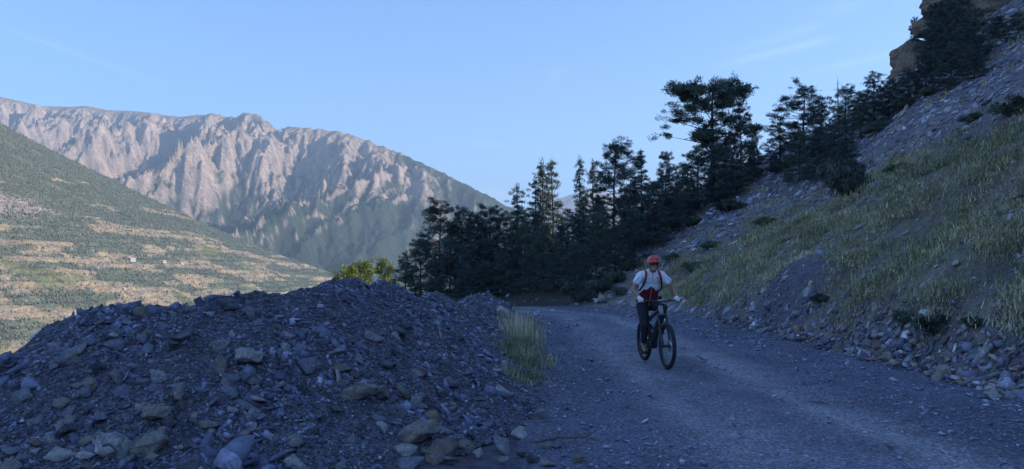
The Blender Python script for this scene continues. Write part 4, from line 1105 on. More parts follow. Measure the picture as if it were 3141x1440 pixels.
    def shrub(u, v, r, label, k, sz=1.0, grp=SH):
        p = hit(u, v, lambda x, y: np.maximum(H(x, y), 0)); s = r / FPX * p.y
        o = put(S_JUN[k % 4], (p.x, p.y, p.z - .03), s, (u * 37 % 628) / 100, label, "shrub", grp); o.scale = (s, s, s * sz)
    shrub(2602, 600, 62, "largest dark juniper standing alone on the scree", 0, 2.0)
    shrub(2560, 560, 45, "dark juniper right beside the largest one", 1, 1.8)
    shrub(2640, 590, 46, "low dark juniper on the far side of the largest one", 2, 1.3)
    shrub(2400, 528, 44, "dark shrub on the scree below the sky gap", 1, .9)
    shrub(2770, 530, 50, "flat dark shrub in the middle of the scree", 2, .7)
    shrub(2240, 650, 48, "dark shrub above the grass near the outcrop", 3, .9)
    shrub(2130, 690, 36, "dark shrub at the foot of the purplish outcrop", 0, .9)
    shrub(2350, 690, 40, "small dark shrub near the top of the grass", 1, .8)
    shrub(2985, 372, 40, "low green shrub alone on the upper scree", 2, .7)
    shrub(3110, 350, 62, "dark shrub on the upper scree by the picture's edge", 3, 1.0)
    shrub(2860, 290, 36, "green shrub just under the pines of the cliff", 0, .8)
    shrub(2780, 330, 40, "green shrub on the scree under the low crest pines", 1, .9)
    shrub(2700, 400, 44, "dark shrub at the edge of the crest pines", 2, .8)
    shrub(2060, 800, 30, "dark shrub in the grass above the cyclist", 3, .9)
    shrub(2120, 830, 34, "dark round shrub just above the cyclist's shoulder", 0, 1.0)
    shrub(2180, 760, 34, "dark shrub in the grass between the outcrop and the cyclist", 1, .8)
    shrub(1960, 760, 34, "dark shrub at the edge of the wood above the road", 2, .9)
    shrub(2870, 1020, 66, "dark drooping shrub hanging over the cut bank", 3, 1.0)
    shrub(2780, 985, 46, "small dark shrub hanging over the cut bank", 0, 1.0)
    shrub(3000, 1000, 44, "dark shrub behind the boulders of the bank", 1, .9)
    shrub(2520, 925, 34, "low dark shrub at the shoulder of the gravel bank", 2, .8)
    for (u, v, r) in ((1790, 925, 40), (1840, 900, 44), (1880, 870, 40), (1930, 830, 40), (1760, 900, 40), (1990, 870, 30), (1900, 905, 26)):
        shrub(u, v, r, "greenish roadside bush at the far bend before the dark wood", int(u), 1.2, "roadside bushes at the bend")
    shrub(1600, 1390, 18, "small green tuft-like plant by the broken branch", 0, .9, "little plants at the heap's foot")
    shrub(1640, 1160, 26, "small dark weed at the road's edge by the grass", 1, .8, "little plants at the heap's foot")
build_trees()

# ------------------------------------------------------------------ grass
def blades(name, P, Hh, Wd, lean, T, mat, rng):
    """Grass blades: two-segment tapering strips that bend over."""
    n = len(P); az = rng.uniform(0, 6.28, n); d = np.stack([np.cos(az), np.sin(az), 0 * az], -1); s = np.stack([-d[:, 1], d[:, 0], 0 * az], -1)
    ln = (rng.random(n) * lean)[:, None]; H1 = Hh[:, None]; W1 = Wd[:, None]; upv = np.array([[0, 0, 1.0]])
    m = P + upv * H1 * .6 + d * H1 * ln * .35; t = P + upv * H1 * (1 - .25 * ln) + d * H1 * ln
    V = np.stack([P - s * W1, P + s * W1, m + s * W1 * .75, m - s * W1 * .75, t], 1)
    F = np.array([(0, 1, 2), (0, 2, 3), (3, 2, 4)])
    F = (F[None] + (np.arange(n) * 5)[:, None, None]).reshape(-1, 3)
    return link(name, np_mesh(name, V.reshape(-1, 3), F, np.repeat(T, 5, 0)), mat)
M_GRASS = m_tone("dry_green_grass", 0.85, 0.2, 3.0, .75, 1.25)
GT = np.array([[0.38, 0.36, 0.21], [0.30, 0.305, 0.18], [0.62, 0.56, 0.38], [0.48, 0.44, 0.27], [0.23, 0.25, 0.15]])
def tufts(name, x, y, z, hmin, hmax, nb, wd, label, rng, lean=.7, spread=.10, pw=(.3, .25, .12, .2, .13)):
    n = len(x); cum = np.cumsum(np.array(pw) / sum(pw))
    r = np.clip(.5 + .75 * fbm(x / 1.7, y / 1.7, 3, 111) + rng.normal(0, .16, n), 0, .999)
    order = np.argsort(GT.sum(1)); k = order[np.clip(np.searchsorted(np.cumsum(np.array(pw)[order] / sum(pw)), r), 0, 4)]
    tone = GT[k] * rng.uniform(.8, 1.2, (n, 1)); hh = rng.uniform(hmin, hmax, n) * (1 + .7 * fbm(x / .9, y / .9, 3, 113))
    X = np.repeat(x, nb) + rng.normal(0, spread, n * nb); Y = np.repeat(y, nb) + rng.normal(0, spread, n * nb)
    Zb = np.repeat(z, nb) - .03
    P = np.stack([X, Y, Zb], -1); Hh = np.repeat(hh, nb) * rng.uniform(.35, 1.2, n * nb)
    T = np.repeat(tone, nb, 0) * rng.uniform(.75, 1.3, (n * nb, 1))
    o = blades(name, P, Hh, np.full(n * nb, wd) * rng.uniform(.6, 1.3, n * nb), lean, T, M_GRASS, rng)
    setp(o, label, "grass", kind="stuff")
def build_grass():
    rng = np.random.default_rng(91)
    N = 110000
    y = 6.5 + rng.random(N) ** 1.1 * 36; x = 6.6 + rng.random(N) ** 1.2 * 16
    a = x / y; D = hill_D(x, y); nn = fbm(x / 5, y / 5, 4, 21)
    k = sstep(0.25, 0.9, D) * sstep(7.9, 5.2, D + 2.6 * nn) * sstep(42, 33, y)
    bank = np.exp(-(((x - 7.5) / .8) ** 2 + ((y - 20.8) / 1.9) ** 2))
    k = k * (1 - np.clip(1.5 * bank, 0, 1)) * sstep(-.35, .1, fbm(x / 1.5, y / 1.5, 3, 95) + .12)
    ok = (a < .74) & (rng.random(N) < k * np.clip(.2 + 2.0 * fbm(x / 1.1, y / 1.1, 4, 98), .03, 1))
    i = np.where(ok)[0][:30000]; x, y = x[i], y[i]
    tufts("grass", x, y, H(x, y), .06, .25, 17, .0075, "green and straw coloured grass covering the lower hillside", rng, 2.0, .22)
    # sparse grass higher on the scree and in the wood's edge
    N = 9000
    y = 18 + rng.random(N) * 42; x = rng.uniform(2, 34, N); D = hill_D(x, y); a = x / y
    ok = (D > 1) & (a > .1) & (a < .7) & (rng.random(N) < sstep(.1, .5, fbm(x / 3, y / 3, 4, 97)))
    i = np.where(ok)[0][:2600]; x, y = x[i], y[i]
    tufts("grass", x, y, H(x, y), .15, .4, 12, .016, "sparse grass tufts between the stones of the upper scree", rng, pw=(.25, .3, .15, .15, .15))
    # tall grass strip between the heaps and the road
    N = 720
    t = rng.random(N); y = 10.6 + t * 12; x = np.interp(y, [9.5, 12, 16, 20, 23], [.18, .15, .15, .25, .35]) + rng.normal(0, .20, N)
    ok = rng.random(N) < np.clip(.55 + 1.3 * fbm(x / .5, y / .7, 3, 99), .05, 1) * np.interp(y, [10.5, 12, 13.5, 14, 22, 23], [.25, .6, .9, .9, .8, .5])
    x, y = x[ok], y[ok]
    tufts("grass", x, y, surf(x, y), .08, .30, 22, .006, "tall seeding grass between the rubble heaps and the road", rng, 1.2, .10, (.10, .40, .01, .03, .46))
    N = 90
    x = rng.normal(.2, .22, N); y = rng.uniform(17, 22.5, N)
    tufts("grass", x, y, surf(x, y), .35, .75, 8, .005, "pale dry grass stalks rising above the farthest heap", rng, .5, .12, (.05, .02, .78, .1, .05))
build_grass()

# ------------------------------------------------------------------ cliff of orange rock at the top of the hill
def build_cliff():
    m = m_rock("cliff_rock", (0.30, 0.225, 0.15), (0.17, 0.145, 0.125))
    def outcrop(name, c, dims, seed, rz, label):
        nx, nz = 64, 44
        u = np.linspace(0, 2 * math.pi, nx); w = np.linspace(0, 1, nz)
        U, Wz = np.meshgrid(u, w)
        taper = 1 - .22 * Wz - .7 * sstep(.86, 1.0, Wz)
        sq = 1 / np.maximum(np.abs(np.cos(U)), np.abs(np.sin(U))) ** .7
        rr = taper * sq * (1 + .30 * fbm(U * 1.6 + seed, Wz * 3 + seed, 5, seed) + .20 * ridged(np.cos(U) * 2 + seed, Wz * 9, 3, seed + 3))
        rr[:, -1] = rr[:, 0]
        X, Y = rr * np.cos(U) * dims[0] / 2, rr * np.sin(U) * dims[1] / 2
        Z = Wz * dims[2] + .25 * fbm(U * 2, Wz * 3, 3, seed + 5) * (Wz > .1)
        Z[:, -1] = Z[:, 0]
        top = np.array([[0, 0, dims[2] * 1.02]])
        V = np.concatenate([np.stack([X, Y, Z], -1).reshape(-1, 3), top]); F = grid_faces(nz, nx)
        tri = np.array([((nz - 1) * nx + i, (nz - 1) * nx + i + 1, nx * nz) for i in range(nx - 1)])
        F = np.concatenate([F[:, [0, 1, 2]], F[:, [0, 2, 3]], tri])
        o = link(name, np_mesh(name, V, F, None, False), m); o.location = c; o.rotation_euler = (0, 0, rz)
        setp(o, label, "cliff")
    p = at(2800, 235, 54); z = float(H(np.array([p.x + 1]), np.array([p.y]))[0])
    outcrop("cliff", (p.x + .35, p.y + .5, p.z - 1.2), (2.2, 3.0, 4.0), 3, .2, "orange cliff standing out against the sky at the hill's top")
    q = at(2985, 40, 51)
    outcrop("cliff", (q.x, q.y + 1.5, q.z - 1.0), (5.2, 3.0, 3.2), 8, .3, "brown upper rock band above the broad dark pine")
    q = at(3115, 40, 49)
    outcrop("cliff", (q.x, q.y + 1.5, q.z - .9), (4.2, 3.0, 3.4), 12, .1, "brown upper rock band by the picture's edge")
    tree(P_UMB, 2, 2806, 58, 53.6, "small leaning pine perched on the orange cliff", sx=.5, sink=.1)
build_cliff()

# ------------------------------------------------------------------ farmhouses far down the valley
def build_houses():
    mw = simple("house_plaster", (0.45, 0.43, 0.40), .8); mr = simple("house_roof", (0.40, 0.38, 0.37), .7); md = simple("house_window", (0.05, 0.06, 0.08), .4)
    def box(bm, x0, x1, y0, y1, z0, z1):
        r = bmesh.ops.create_cube(bm, size=1.0)["verts"]
        for v in r: v.co = Vector((x0 if v.co.x < 0 else x1, y0 if v.co.y < 0 else y1, z0 if v.co.z < 0 else z1))
    def done(name, bm, mat, par):
        me = bpy.data.meshes.new(name); bm.to_mesh(me); bm.free(); return link(name, me, mat, par)
    def slope_fn(x, y): return slope_z(np.asarray(x, float), np.asarray(y, float))[0]
    for (u, v, w, lab) in ((503, 806, 15, "pale farmhouse in the valley, upper one of two above the dry meadow"), (558, 812, 14, "pale farmhouse in the valley, lower one of two above the dry meadow"), (382, 888, 12, "white farmhouse in the valley on the tan field above the heap's crest"),
                           (441, 890, 11, "small white barn in the valley beside the farmhouse on the tan field"), (405, 801, 22, "long pale barn in the valley at the wood's edge"), (350, 890, 12, "low grey barn in the valley near the white farmhouse")):
        p = hit(u, v, slope_fn, 1000, 4000, 6000); s = .8 * w / FPX * p.y
        r = empty("farmhouse", (p.x, p.y, p.z - .5), .5 + (u % 7) * .1)
        bm = bmesh.new(); box(bm, -s / 2, s / 2, -s * .3, s * .3, -2, s * .38); done("wall", bm, mw, r)
        bm = bmesh.new(); h0, h1, e = s * .38, s * .62, s * .06
        vs = [bm.verts.new(q) for q in ((-s / 2 - e, -s * .3 - e, h0), (s / 2 + e, -s * .3 - e, h0), (s / 2 + e, s * .3 + e, h0), (-s / 2 - e, s * .3 + e, h0), (-s / 2 - e, 0, h1), (s / 2 + e, 0, h1))]
        for f in ((0, 1, 5, 4), (2, 3, 4, 5), (0, 4, 3), (1, 2, 5), (0, 3, 2, 1)): bm.faces.new([vs[i] for i in f])
        done("roof", bm, mr, r)
        for k in (-.3, 0, .3):
            bm = bmesh.new(); box(bm, k * s - s * .04, k * s + s * .04, -s * .3 - .06, -s * .3 + .1, s * .12, s * .26); done("window", bm, md, r)
        setp(r, lab, "house", "farmhouses in the valley")
build_houses()

# ------------------------------------------------------------------ broken branch at the heap's foot
def build_branch():
    t = Tubes()
    p = hit(1640, 1375, surf); q = hit(1830, 1358, lambda x, y: np.maximum(H(x, y), 0.03))
    p = np.array(p) + [0, 0, .05]; q = np.array(q) + [0, 0, .06]
    d = q - p
    t.add([p, p + d * .4 + [0, 0, .02], p + d * .8, q + [0, 0, .05]], [.013, .012, .009, .004], 7)
    t.add([p + d * .55, p + d * .8 + [0, -.12, .03], p + d * 1.02 + [0, -.22, .0]], [.008, .006, .003], 6)
    t.add([p + d * .3, p + d * .42 + [0, .1, .05], p + d * .55 + [0, .16, .09]], [.007, .005, .002], 6)
    o = link("branch", t.mesh("branch"), M_DEAD)
    setp(o, "bare broken branch lying at the road's edge by the heap", "branch")
build_branch()

# ------------------------------------------------------------------ cyclist on an electric mountain bike
def build_rider():
    # local axes: x = rider's right, y = forward, z = up; origin where the rear tyre meets the road
    ORG, RZ = Vector((2.365, 13.86, 0.012)), -3.004
    black = simple("bike_black_paint", (0.028, 0.03, 0.036), .42, .5); rubber = simple("tyre_rubber", (0.035, 0.036, 0.042), .9, .2, vary=.3, scale=60)
    rimm = simple("rim_dark_metal", (0.05, 0.05, 0.06), .35, .5, .6); steel = simple("steel", (0.42, 0.43, 0.46), .3, .5, .9); grip_m = simple("grip_rubber", (0.03, 0.03, 0.035), .85)
    greyp = simple("bike_grey_paint", (0.30, 0.34, 0.42), .4, .5)
    root = empty("mountain_bike", ORG, RZ)
    setp(root, "black electric mountain bike ridden along the gravel road", "bicycle")
    def tube(name, segs, mat, par=root, k=10):
        t = Tubes()
        for pts, rad in segs: t.add(pts, rad if isinstance(rad, (list, tuple)) else [rad] * len(pts), k)
        # close the ends
        o = link(name, t.mesh(name), mat, par); return o
    def capped(name, segs, mat, par=root, k=10):
        t = Tubes()
        for pts, rad in segs:
            pts = [np.array(p, float) for p in pts]; rad = rad if isinstance(rad, (list, tuple)) else [rad] * len(pts)
            t.add([pts[0]] + pts + [pts[-1]], [1e-4] + list(rad) + [1e-4], k)
        return link(name, t.mesh(name), mat, par)
    def box(name, c, d, mat, par, rx=0.0, bev=.006):
        bm = bmesh.new(); bmesh.ops.create_cube(bm, size=1.0)
        for v in bm.verts: v.co = Vector((v.co.x * d[0], v.co.y * d[1], v.co.z * d[2]))
        bmesh.ops.bevel(bm, geom=bm.edges[:], offset=bev, segments=2, affect='EDGES')
        bmesh.ops.rotate(bm, verts=bm.verts, matrix=Matrix.Rotation(rx, 3, 'X'))
        bmesh.ops.translate(bm, verts=bm.verts, vec=c)
        me = bpy.data.meshes.new(name); bm.to_mesh(me); bm.free(); return link(name, me, mat, par)
    def torus(name, R, r, mat, par, nu=72, nv=12, rx=1.0, knob=0.0):
        u = np.linspace(0, 2 * math.pi, nu, endpoint=False); v = np.linspace(0, 2 * math.pi, nv, endpoint=False)
        U, Vv = np.meshgrid(u, v, indexing='ij')
        rr = r + (knob * ((np.arange(nu)[:, None] + (np.arange(nv)[None] // 2)) % 2) * (np.cos(Vv) > -.1) if knob else 0)
        X = rr * np.sin(Vv) * rx; Rr = R + rr * np.cos(Vv)
        V = np.stack([X, Rr * np.cos(U), Rr * np.sin(U)], -1).reshape(-1, 3)
        i, j = np.meshgrid(np.arange(nu), np.arange(nv), indexing='ij'); i2, j2 = (i + 1) % nu, (j + 1) % nv
        F = np.stack([i * nv + j, i2 * nv + j, i2 * nv + j2, i * nv + j2], -1).reshape(-1, 4)
        return link(name, np_mesh(name, V, F, None, knob == 0), mat, par)
    def wheel(y, par, rot_side, parent_loc=None):
        w = torus("wheel", .305, .016, rimm, par, 72, 8, 1.1); w.location = parent_loc or (0, y, .37)
        torus("tyre", .338, .030, rubber, w, 108, 14, 1.0, .005)
        t = Tubes(); g = np.random.default_rng(3)
        for i in range(28):
            a = i * 2 * math.pi / 28; s = -1 if i % 2 else 1; b = a + (.45 if (i // 2) % 2 else -.45)
            t.add([(s * .026, .022 * math.cos(b), .022 * math.sin(b)), (0, .295 * math.cos(a), .295 * math.sin(a))], [.0016, .0016], 4)
        link("spokes", t.mesh("spokes"), steel, w)
        capped("hub", [([(-.055, 0, 0), (-.03, 0, 0), (.03, 0, 0), (.055, 0, 0)], [.02, .028, .022, .02])], black, w, 14)
        capped("brake_disc", [([(rot_side * .042, 0, 0), (rot_side * .0445, 0, 0)], [.1, .1])], steel, w, 40)
        return w
    wheel(0, root, -1)
    bar_s = capped  # shorthand
    # frame: swelling battery tube, top tube, seat tube, motor, rear triangle, shock
    fr = capped("frame", [([(0, .94, .90), (0, .82, .74), (0, .62, .50), (0, .50, .35), (0, .46, .29)], [.040, .056, .062, .06, .045]),
                          ([(0, .905, .965), (0, .62, .865), (0, .29, .735)], [.030, .027, .024]), ([(0, .44, .36), (0, .25, .80)], [.024, .02]),
                          ([(0, .47, .60), (0, .31, .74)], [.02, .018]),
                          ([(.07, 0, .37), (.06, .22, .37), (.045, .42, .38)], [.014, .017, .02]), ([(-.07, 0, .37), (-.06, .22, .37), (-.045, .42, .38)], [.014, .017, .02]),
                          ([(.066, .02, .39), (.045, .16, .62), (.03, .30, .70)], [.011, .013, .014]), ([(-.066, .02, .39), (-.045, .16, .62), (-.03, .30, .70)], [.011, .013, .014])], black, root, 12)
    capped("head_tube", [([(0, .897, 1.005), (0, .962, .862)], [.036, .04])], greyp, root, 14)
    capped("motor", [([(-.075, .445, .345), (-.06, .445, .345), (.06, .445, .345), (.075, .445, .345)], [.075, .092, .092, .075])], black, root, 20)
    capped("shock", [([(0, .36, .70), (0, .50, .66)], [.022, .022]), ([(0, .50, .66), (0, .60, .63)], [.010, .010])], steel, root)
    sp = capped("seat_post", [([(0, .25, .79), (0, .195, .955)], [.0155, .0155])], steel, root)
    # saddle
    ns = 22; Vv, Ff = [], []
    prof = [(.00, .068), (.06, .07), (.12, .058), (.18, .034), (.24, .022), (.285, .016)]
    m = 12
    for (yy, wv) in prof:
        for j in range(m):
            w_ = 2 * math.pi * j / m
            Vv.append((wv * math.cos(w_), .06 + yy, .968 + .02 * math.sin(w_) * (1 if math.sin(w_) > 0 else 1.6) + .012 * (1 - yy / .285) - .01 * (abs(math.cos(w_)) ** 2)))
    for i in range(len(prof) - 1):
        for j in range(m): Ff.append((i * m + j, i * m + (j + 1) % m, (i + 1) * m + (j + 1) % m, (i + 1) * m + j))
    link("saddle", np_mesh("saddle", np.array(Vv), np.array(Ff), None, True), grip_m, root)
    # cranks and pedals: right foot down, left foot up
    capped("crank", [([(.085, .445, .345), (.10, .43, .185)], [.016, .012]), ([(-.085, .445, .345), (-.10, .46, .505)], [.016, .012])], black, root)
    capped("chainring", [([(.062, .445, .345), (.066, .445, .345)], [.085, .085])], steel, root, 30)
    box("pedal", (.155, .43, .18), (.10, .09, .02), black, root, 0, .004); box("pedal", (-.155, .46, .51), (.10, .09, .02), black, root, 0, .004)
    # front end, steered a touch
    front = capped("fork", [([(-.075, .975, .845), (0, .968, .86), (.075, .975, .845)], [.03, .034, .03]), ([(.068, .975, .85), (.068, 1.08, .63)], [.0175, .0175]), ([(-.068, .975, .85), (-.068, 1.08, .63)], [.0175, .0175]),
                            ([(.068, 1.06, .67), (.068, 1.20, .38), (.062, 1.22, .35)], [.026, .023, .02]), ([(-.068, 1.06, .67), (-.068, 1.20, .38), (-.062, 1.22, .35)], [.026, .023, .02]),
                            ([(-.068, 1.10, .70), (-.05, 1.135, .73), (.05, 1.135, .73), (.068, 1.10, .70)], [.012, .012, .012, .012])], black, root, 12)
    box("brake_caliper", (-.066, 1.13, .38), (.03, .05, .07), black, front)
    wheel(1.22, root, -1)
    hb = capped("handlebar", [([(.385, .80, 1.10), (.22, .85, 1.10), (.10, .875, 1.085), (0, .88, 1.08), (-.10, .875, 1.085), (-.22, .85, 1.10), (-.385, .80, 1.10)], [.0112, .0115, .0145, .0159, .0145, .0115, .0112])], black, root)
    capped("stem", [([(0, .893, 1.02), (0, .884, 1.06)], [.022, .02]), ([(0, .885, 1.045), (0, .882, 1.08)], [.022, .022])], black, hb)
    for s in (1, -1):
        capped("grip", [([(s * .39, .798, 1.10), (s * .26, .838, 1.10)], [.0165, .0165])], grip_m, hb)
        capped("brake_lever", [([(s * .235, .862, 1.095), (s * .25, .905, 1.085), (s * .34, .875, 1.07)], [.014, .009, .006])], black, hb, 7)
    box("display", (0.0, .865, 1.145), (.075, .028, .062), black, hb, -.5)
    tube("cable", [([(.2, .87, 1.10), (.12, .99, 1.12), (.03, 1.0, 1.02), (.02, .94, .9)], .0035), ([(-.2, .87, 1.10), (-.12, 1.0, 1.13), (-.03, 1.01, 1.02), (-.06, 1.09, .72)], .0035)], black, hb, 5)

    # ---------------- the person
    skin = simple("sun_tanned_skin", (0.36, 0.20, 0.145), .6, .35, vary=.08); dark_cloth = simple("dark_cycling_cloth", (0.026, 0.027, 0.04), .85, .2, vary=.3, scale=14)
    glove_m = simple("white_glove_cloth", (0.72, 0.74, 0.78), .8, .2); shoe_m = simple("dark_shoe", (0.03, 0.028, 0.03), .7, .3); lens_m = simple("dark_lens", (0.012, 0.012, 0.015), .15, .6); red = simple("red_strap_cloth", (0.50, 0.035, 0.05), .8, .2)
    man = empty("person", ORG, RZ)
    setp(man, "cyclist in a white and dark red jersey and orange red helmet riding a bike", "person")
    dg_objs = []
    def skinned(name, verts, edges, radii, mat, vox, extra=None, tone=None, smooth_it=6, sub=2):
        """Limbs grown from a skeleton, then fused to one continuous surface."""
        bm = bmesh.new(); ev = bpy.data.meshes.new(name)
        rr_ = [r if isinstance(r, tuple) else (r, r) for r in radii]
        def ring(c, d, r, k=16):
            d = d.normalized(); ax = Vector((1, 0, 0)) - d * d.x
            ax = ax.normalized() if ax.length > .3 else (Vector((0, 0, 1)) - d * d.z).normalized()
            ay = d.cross(ax)
            return [bm.verts.new(c + ax * r[0] * math.cos(2 * math.pi * q / k) + ay * r[1] * math.sin(2 * math.pi * q / k)) for q in range(k)]
        for (i, j) in edges:
            p, q = Vector(verts[i]), Vector(verts[j]); d = q - p
            rings = [ring(p + d * t, d, tuple(rr_[i][c] * (1 - t) + rr_[j][c] * t for c in (0, 1))) for t in (0, .25, .5, .75, 1)]
            for A, B in zip(rings[:-1], rings[1:]):
                for c in range(16): bm.faces.new((A[c], A[(c + 1) % 16], B[(c + 1) % 16], B[c]))
            bm.faces.new(rings[0][::-1]); bm.faces.new(rings[-1])
        for v, r in zip(verts, rr_):
            M = Matrix.Translation(Vector(v)) @ Matrix.Diagonal((r[0], r[1], (r[0] + r[1]) * .5 if abs(r[0] - r[1]) < 1e-6 else min(r) * .8, 1))
            bmesh.ops.create_uvsphere(bm, u_segments=16, v_segments=10, radius=1.0, matrix=M)
        if extra:
            for fn in extra: fn(bm)
        bmesh.ops.recalc_face_normals(bm, faces=bm.faces)
        bm.to_mesh(ev); bm.free()
        o = bpy.data.objects.new(name, ev); col.objects.link(o)
        rm = o.modifiers.new("fuse", 'REMESH'); rm.mode = 'VOXEL'; rm.voxel_size = vox; rm.use_smooth_shade = True
        sm = o.modifiers.new("smooth", 'SMOOTH'); sm.factor = .5; sm.iterations = smooth_it
        dg = bpy.context.evaluated_depsgraph_get(); fin = bpy.data.meshes.new_from_object(o.evaluated_get(dg))
        bpy.data.objects.remove(o)
        fin.name = name
        if tone is not None:
            V = np.zeros(len(fin.vertices) * 3, np.float32); fin.vertices.foreach_get("co", V); set_tone(fin, tone(V.reshape(-1, 3)))
        fin.materials.clear()
        return link(name, fin, mat, man)
    def ell(c, d, seg=20, rx=0.0):
        def fn(bm):
            r = bmesh.ops.create_uvsphere(bm, u_segments=seg, v_segments=seg // 2 + 2, radius=1.0)["verts"]
            M = Matrix.Translation(Vector(c)) @ Matrix.Rotation(rx, 4, 'X') @ Matrix.Diagonal((d[0], d[1], d[2], 1))
            for v in r: v.co = M @ v.co
        return fn
    hipR, hipL = (.095, .17, .99), (-.095, .17, .99)
    kneeR, ankR, toeR = (.135, .47, .645), (.135, .375, .275), (.145, .53, .205)
    kneeL, ankL, toeL = (-.15, .60, .96), (-.135, .415, .61), (-.145, .56, .535)
    shR, shL = (.185, .425, 1.515), (-.185, .425, 1.515)
    elR, elL = (.355, .50, 1.285), (-.375, .53, 1.30)
    wrR, wrL = (.325, .755, 1.145), (-.335, .765, 1.145)
    H0_ = (0, .555, 1.70)
    V = [(0, .17, 1.02), (0, .25, 1.18), (0, .34, 1.36), (0, .41, 1.50), (0, .465, 1.575), (0, .50, 1.63),
         hipR, kneeR, ankR, toeR, hipL, kneeL, ankL, toeL, shR, elR, wrR, shL, elL, wrL]
    E = [(0, 1), (1, 2), (2, 3), (3, 4), (4, 5), (0, 6), (6, 7), (7, 8), (8, 9), (0, 10), (10, 11), (11, 12), (12, 13), (3, 14), (14, 15), (15, 16), (3, 17), (17, 18), (18, 19)]
    R = [(.14, .11), (.14, .105), (.15, .105), (.12, .09), .062, .056, .088, .058, .038, .034, .088, .058, .038, .034, .056, .042, .029, .056, .042, .029]
    hx, hy, hz = H0_
    skinned("body", V, E, R, skin, .009, [ell((hx, hy - .015, hz + .02), (.076, .094, .105)), ell((hx, hy + .02, hz - .055), (.058, .066, .07)), ell((hx, hy + .088, hz - .005), (.014, .022, .024), 12, .5),
                                          ell((hx, hy + .07, hz - .085), (.032, .028, .026), 12), ell((.077, hy - .01, hz - .005), (.010, .02, .032), 12), ell((-.077, hy - .01, hz - .005), (.010, .02, .032), 12),
                                          ell((hx, hy + .076, hz - .052), (.026, .014, .008), 12)])
    # jersey: white above a jagged dark red lower half, with collar and short sleeves
    def jersey_tone(P):
        x, y, z = P[:, 0], P[:, 1], P[:, 2]
        zb = np.interp(x, [-.30, -.19, -.165, -.12, -.095, -.06, -.03, 0.005, .04, .07, .095, .115, .15, .19, .3], [1.16, 1.20, 1.27, 1.295, 1.265, 1.30, 1.32, 1.348, 1.335, 1.30, 1.285, 1.30, 1.27, 1.20, 1.16]) - .02
        white = np.array([.84, .87, .94]); redc = np.array([.23, .022, .035]); deep = np.array([.12, .016, .03])
        zz = np.clip((z - 1.02) / .3, 0, 1)[:, None]
        c = np.where((z > zb)[:, None], white, redc * zz + deep * (1 - zz))
        blue = (np.abs(z - 1.385 - .01 * np.sin(x * 30)) < .008) & (np.abs(x) < .16); c[blue] = np.array([.45, .52, .70])
        front = y > np.interp(z, [1.0, 1.5], [.2, .42])
        zip_ = front & (np.abs(x - .004) < .007); c[zip_ & (z <= zb)] = np.array([.5, .42, .45]); c[zip_ & (z > zb) & (z > 1.40)] = np.array([.10, .10, .15])
        logo = front & (np.abs(x + .085) < .035) & (np.abs(z - 1.475) < .008); c[logo] = np.array([.1, .1, .16])
        sl = (np.abs(x) > .235) & (np.abs(z - 1.47 + .8 * (np.abs(x) - .25)) < .012); c[sl] = np.array([.35, .45, .68])
        return c
    JV = [(0, .17, 1.05), (0, .25, 1.18), (0, .345, 1.36), (0, .415, 1.50), (0, .455, 1.565), shR, (.275, .465, 1.405), shL, (-.285, .48, 1.41)]
    skinned("jersey", JV, [(0, 1), (1, 2), (2, 3), (3, 4), (3, 5), (5, 6), (3, 7), (7, 8)], [(.175, .135), (.178, .132), (.188, .128), (.15, .11), (.074, .074), .078, .066, .078, .066], m_tone("jersey_cloth", .8, .2, 16, .9, 1.08, .03), .0085, None, jersey_tone, 2)
    skinned("trousers", [(0, .17, 1.02), (0, .19, 1.10), hipR, kneeR, (.135, .405, .385), hipL, kneeL, (-.135, .46, .70)], [(0, 1), (0, 2), (2, 3), (3, 4), (0, 5), (5, 6), (6, 7)], [(.15, .125), (.15, .12), .102, .074, .055, .102, .074, .055], dark_cloth, .009)
    for s, ank, toe in ((1, ankR, toeR), (-1, ankL, toeL)):
        ax, ay, az = ank; tx, ty, tz = toe
        skinned("shoe", [(ax, ay - .045, az - .065), (ax, ay + .02, az - .045), ((ax + tx) / 2, (ay + ty) / 2 + .02, (az + tz) / 2 - .03), (tx, ty + .02, tz - .005), (ax, ay, az + .0)], [(0, 1), (1, 2), (2, 3), (1, 4)], [.036, .044, .042, .034, .041], shoe_m, .007)
    # gloves: palm, four fingers curled round the grip, thumb under it
    for s, wr in ((1, wrR), (-1, wrL)):
        gx = .325 * s; gy = .818; gz = 1.10
        Vg = [(wr[0], wr[1], wr[2]), (gx, .785, 1.135)]; Eg = [(0, 1)]; Rg = [.032, (.040, .026)]
        for q in range(4):
            fx = gx + s * (-.036 + .023 * q); fy = gy + (-.30 * (fx - gx) * s) ; ln = (.95, 1.0, .96, .85)[q]
            b = len(Vg); Vg += [(fx, fy + .005, gz + .032), (fx, fy + .034 * ln, gz + .012), (fx, fy + .028 * ln, gz - .020), (fx, fy + .004, gz - .028)]
            Eg += [(1, b), (b, b + 1), (b + 1, b + 2), (b + 2, b + 3)]; Rg += [.0115, .0105, .0098, .0088]
        b = len(Vg); Vg += [(gx - s * .045, .80, 1.115), (gx - s * .055, .825, 1.078), (gx - s * .046, .845, 1.07)]; Eg += [(1, b), (b, b + 1), (b + 1, b + 2)]; Rg += [.0135, .0115, .0095]
        skinned("glove", Vg, Eg, Rg, glove_m, .0045, None, None, 1, 1)
    # helmet: shell with vent dents, their inner shade painted dark, and a short visor
    nu, nv = 72, 30; Vh, Ch = [], []
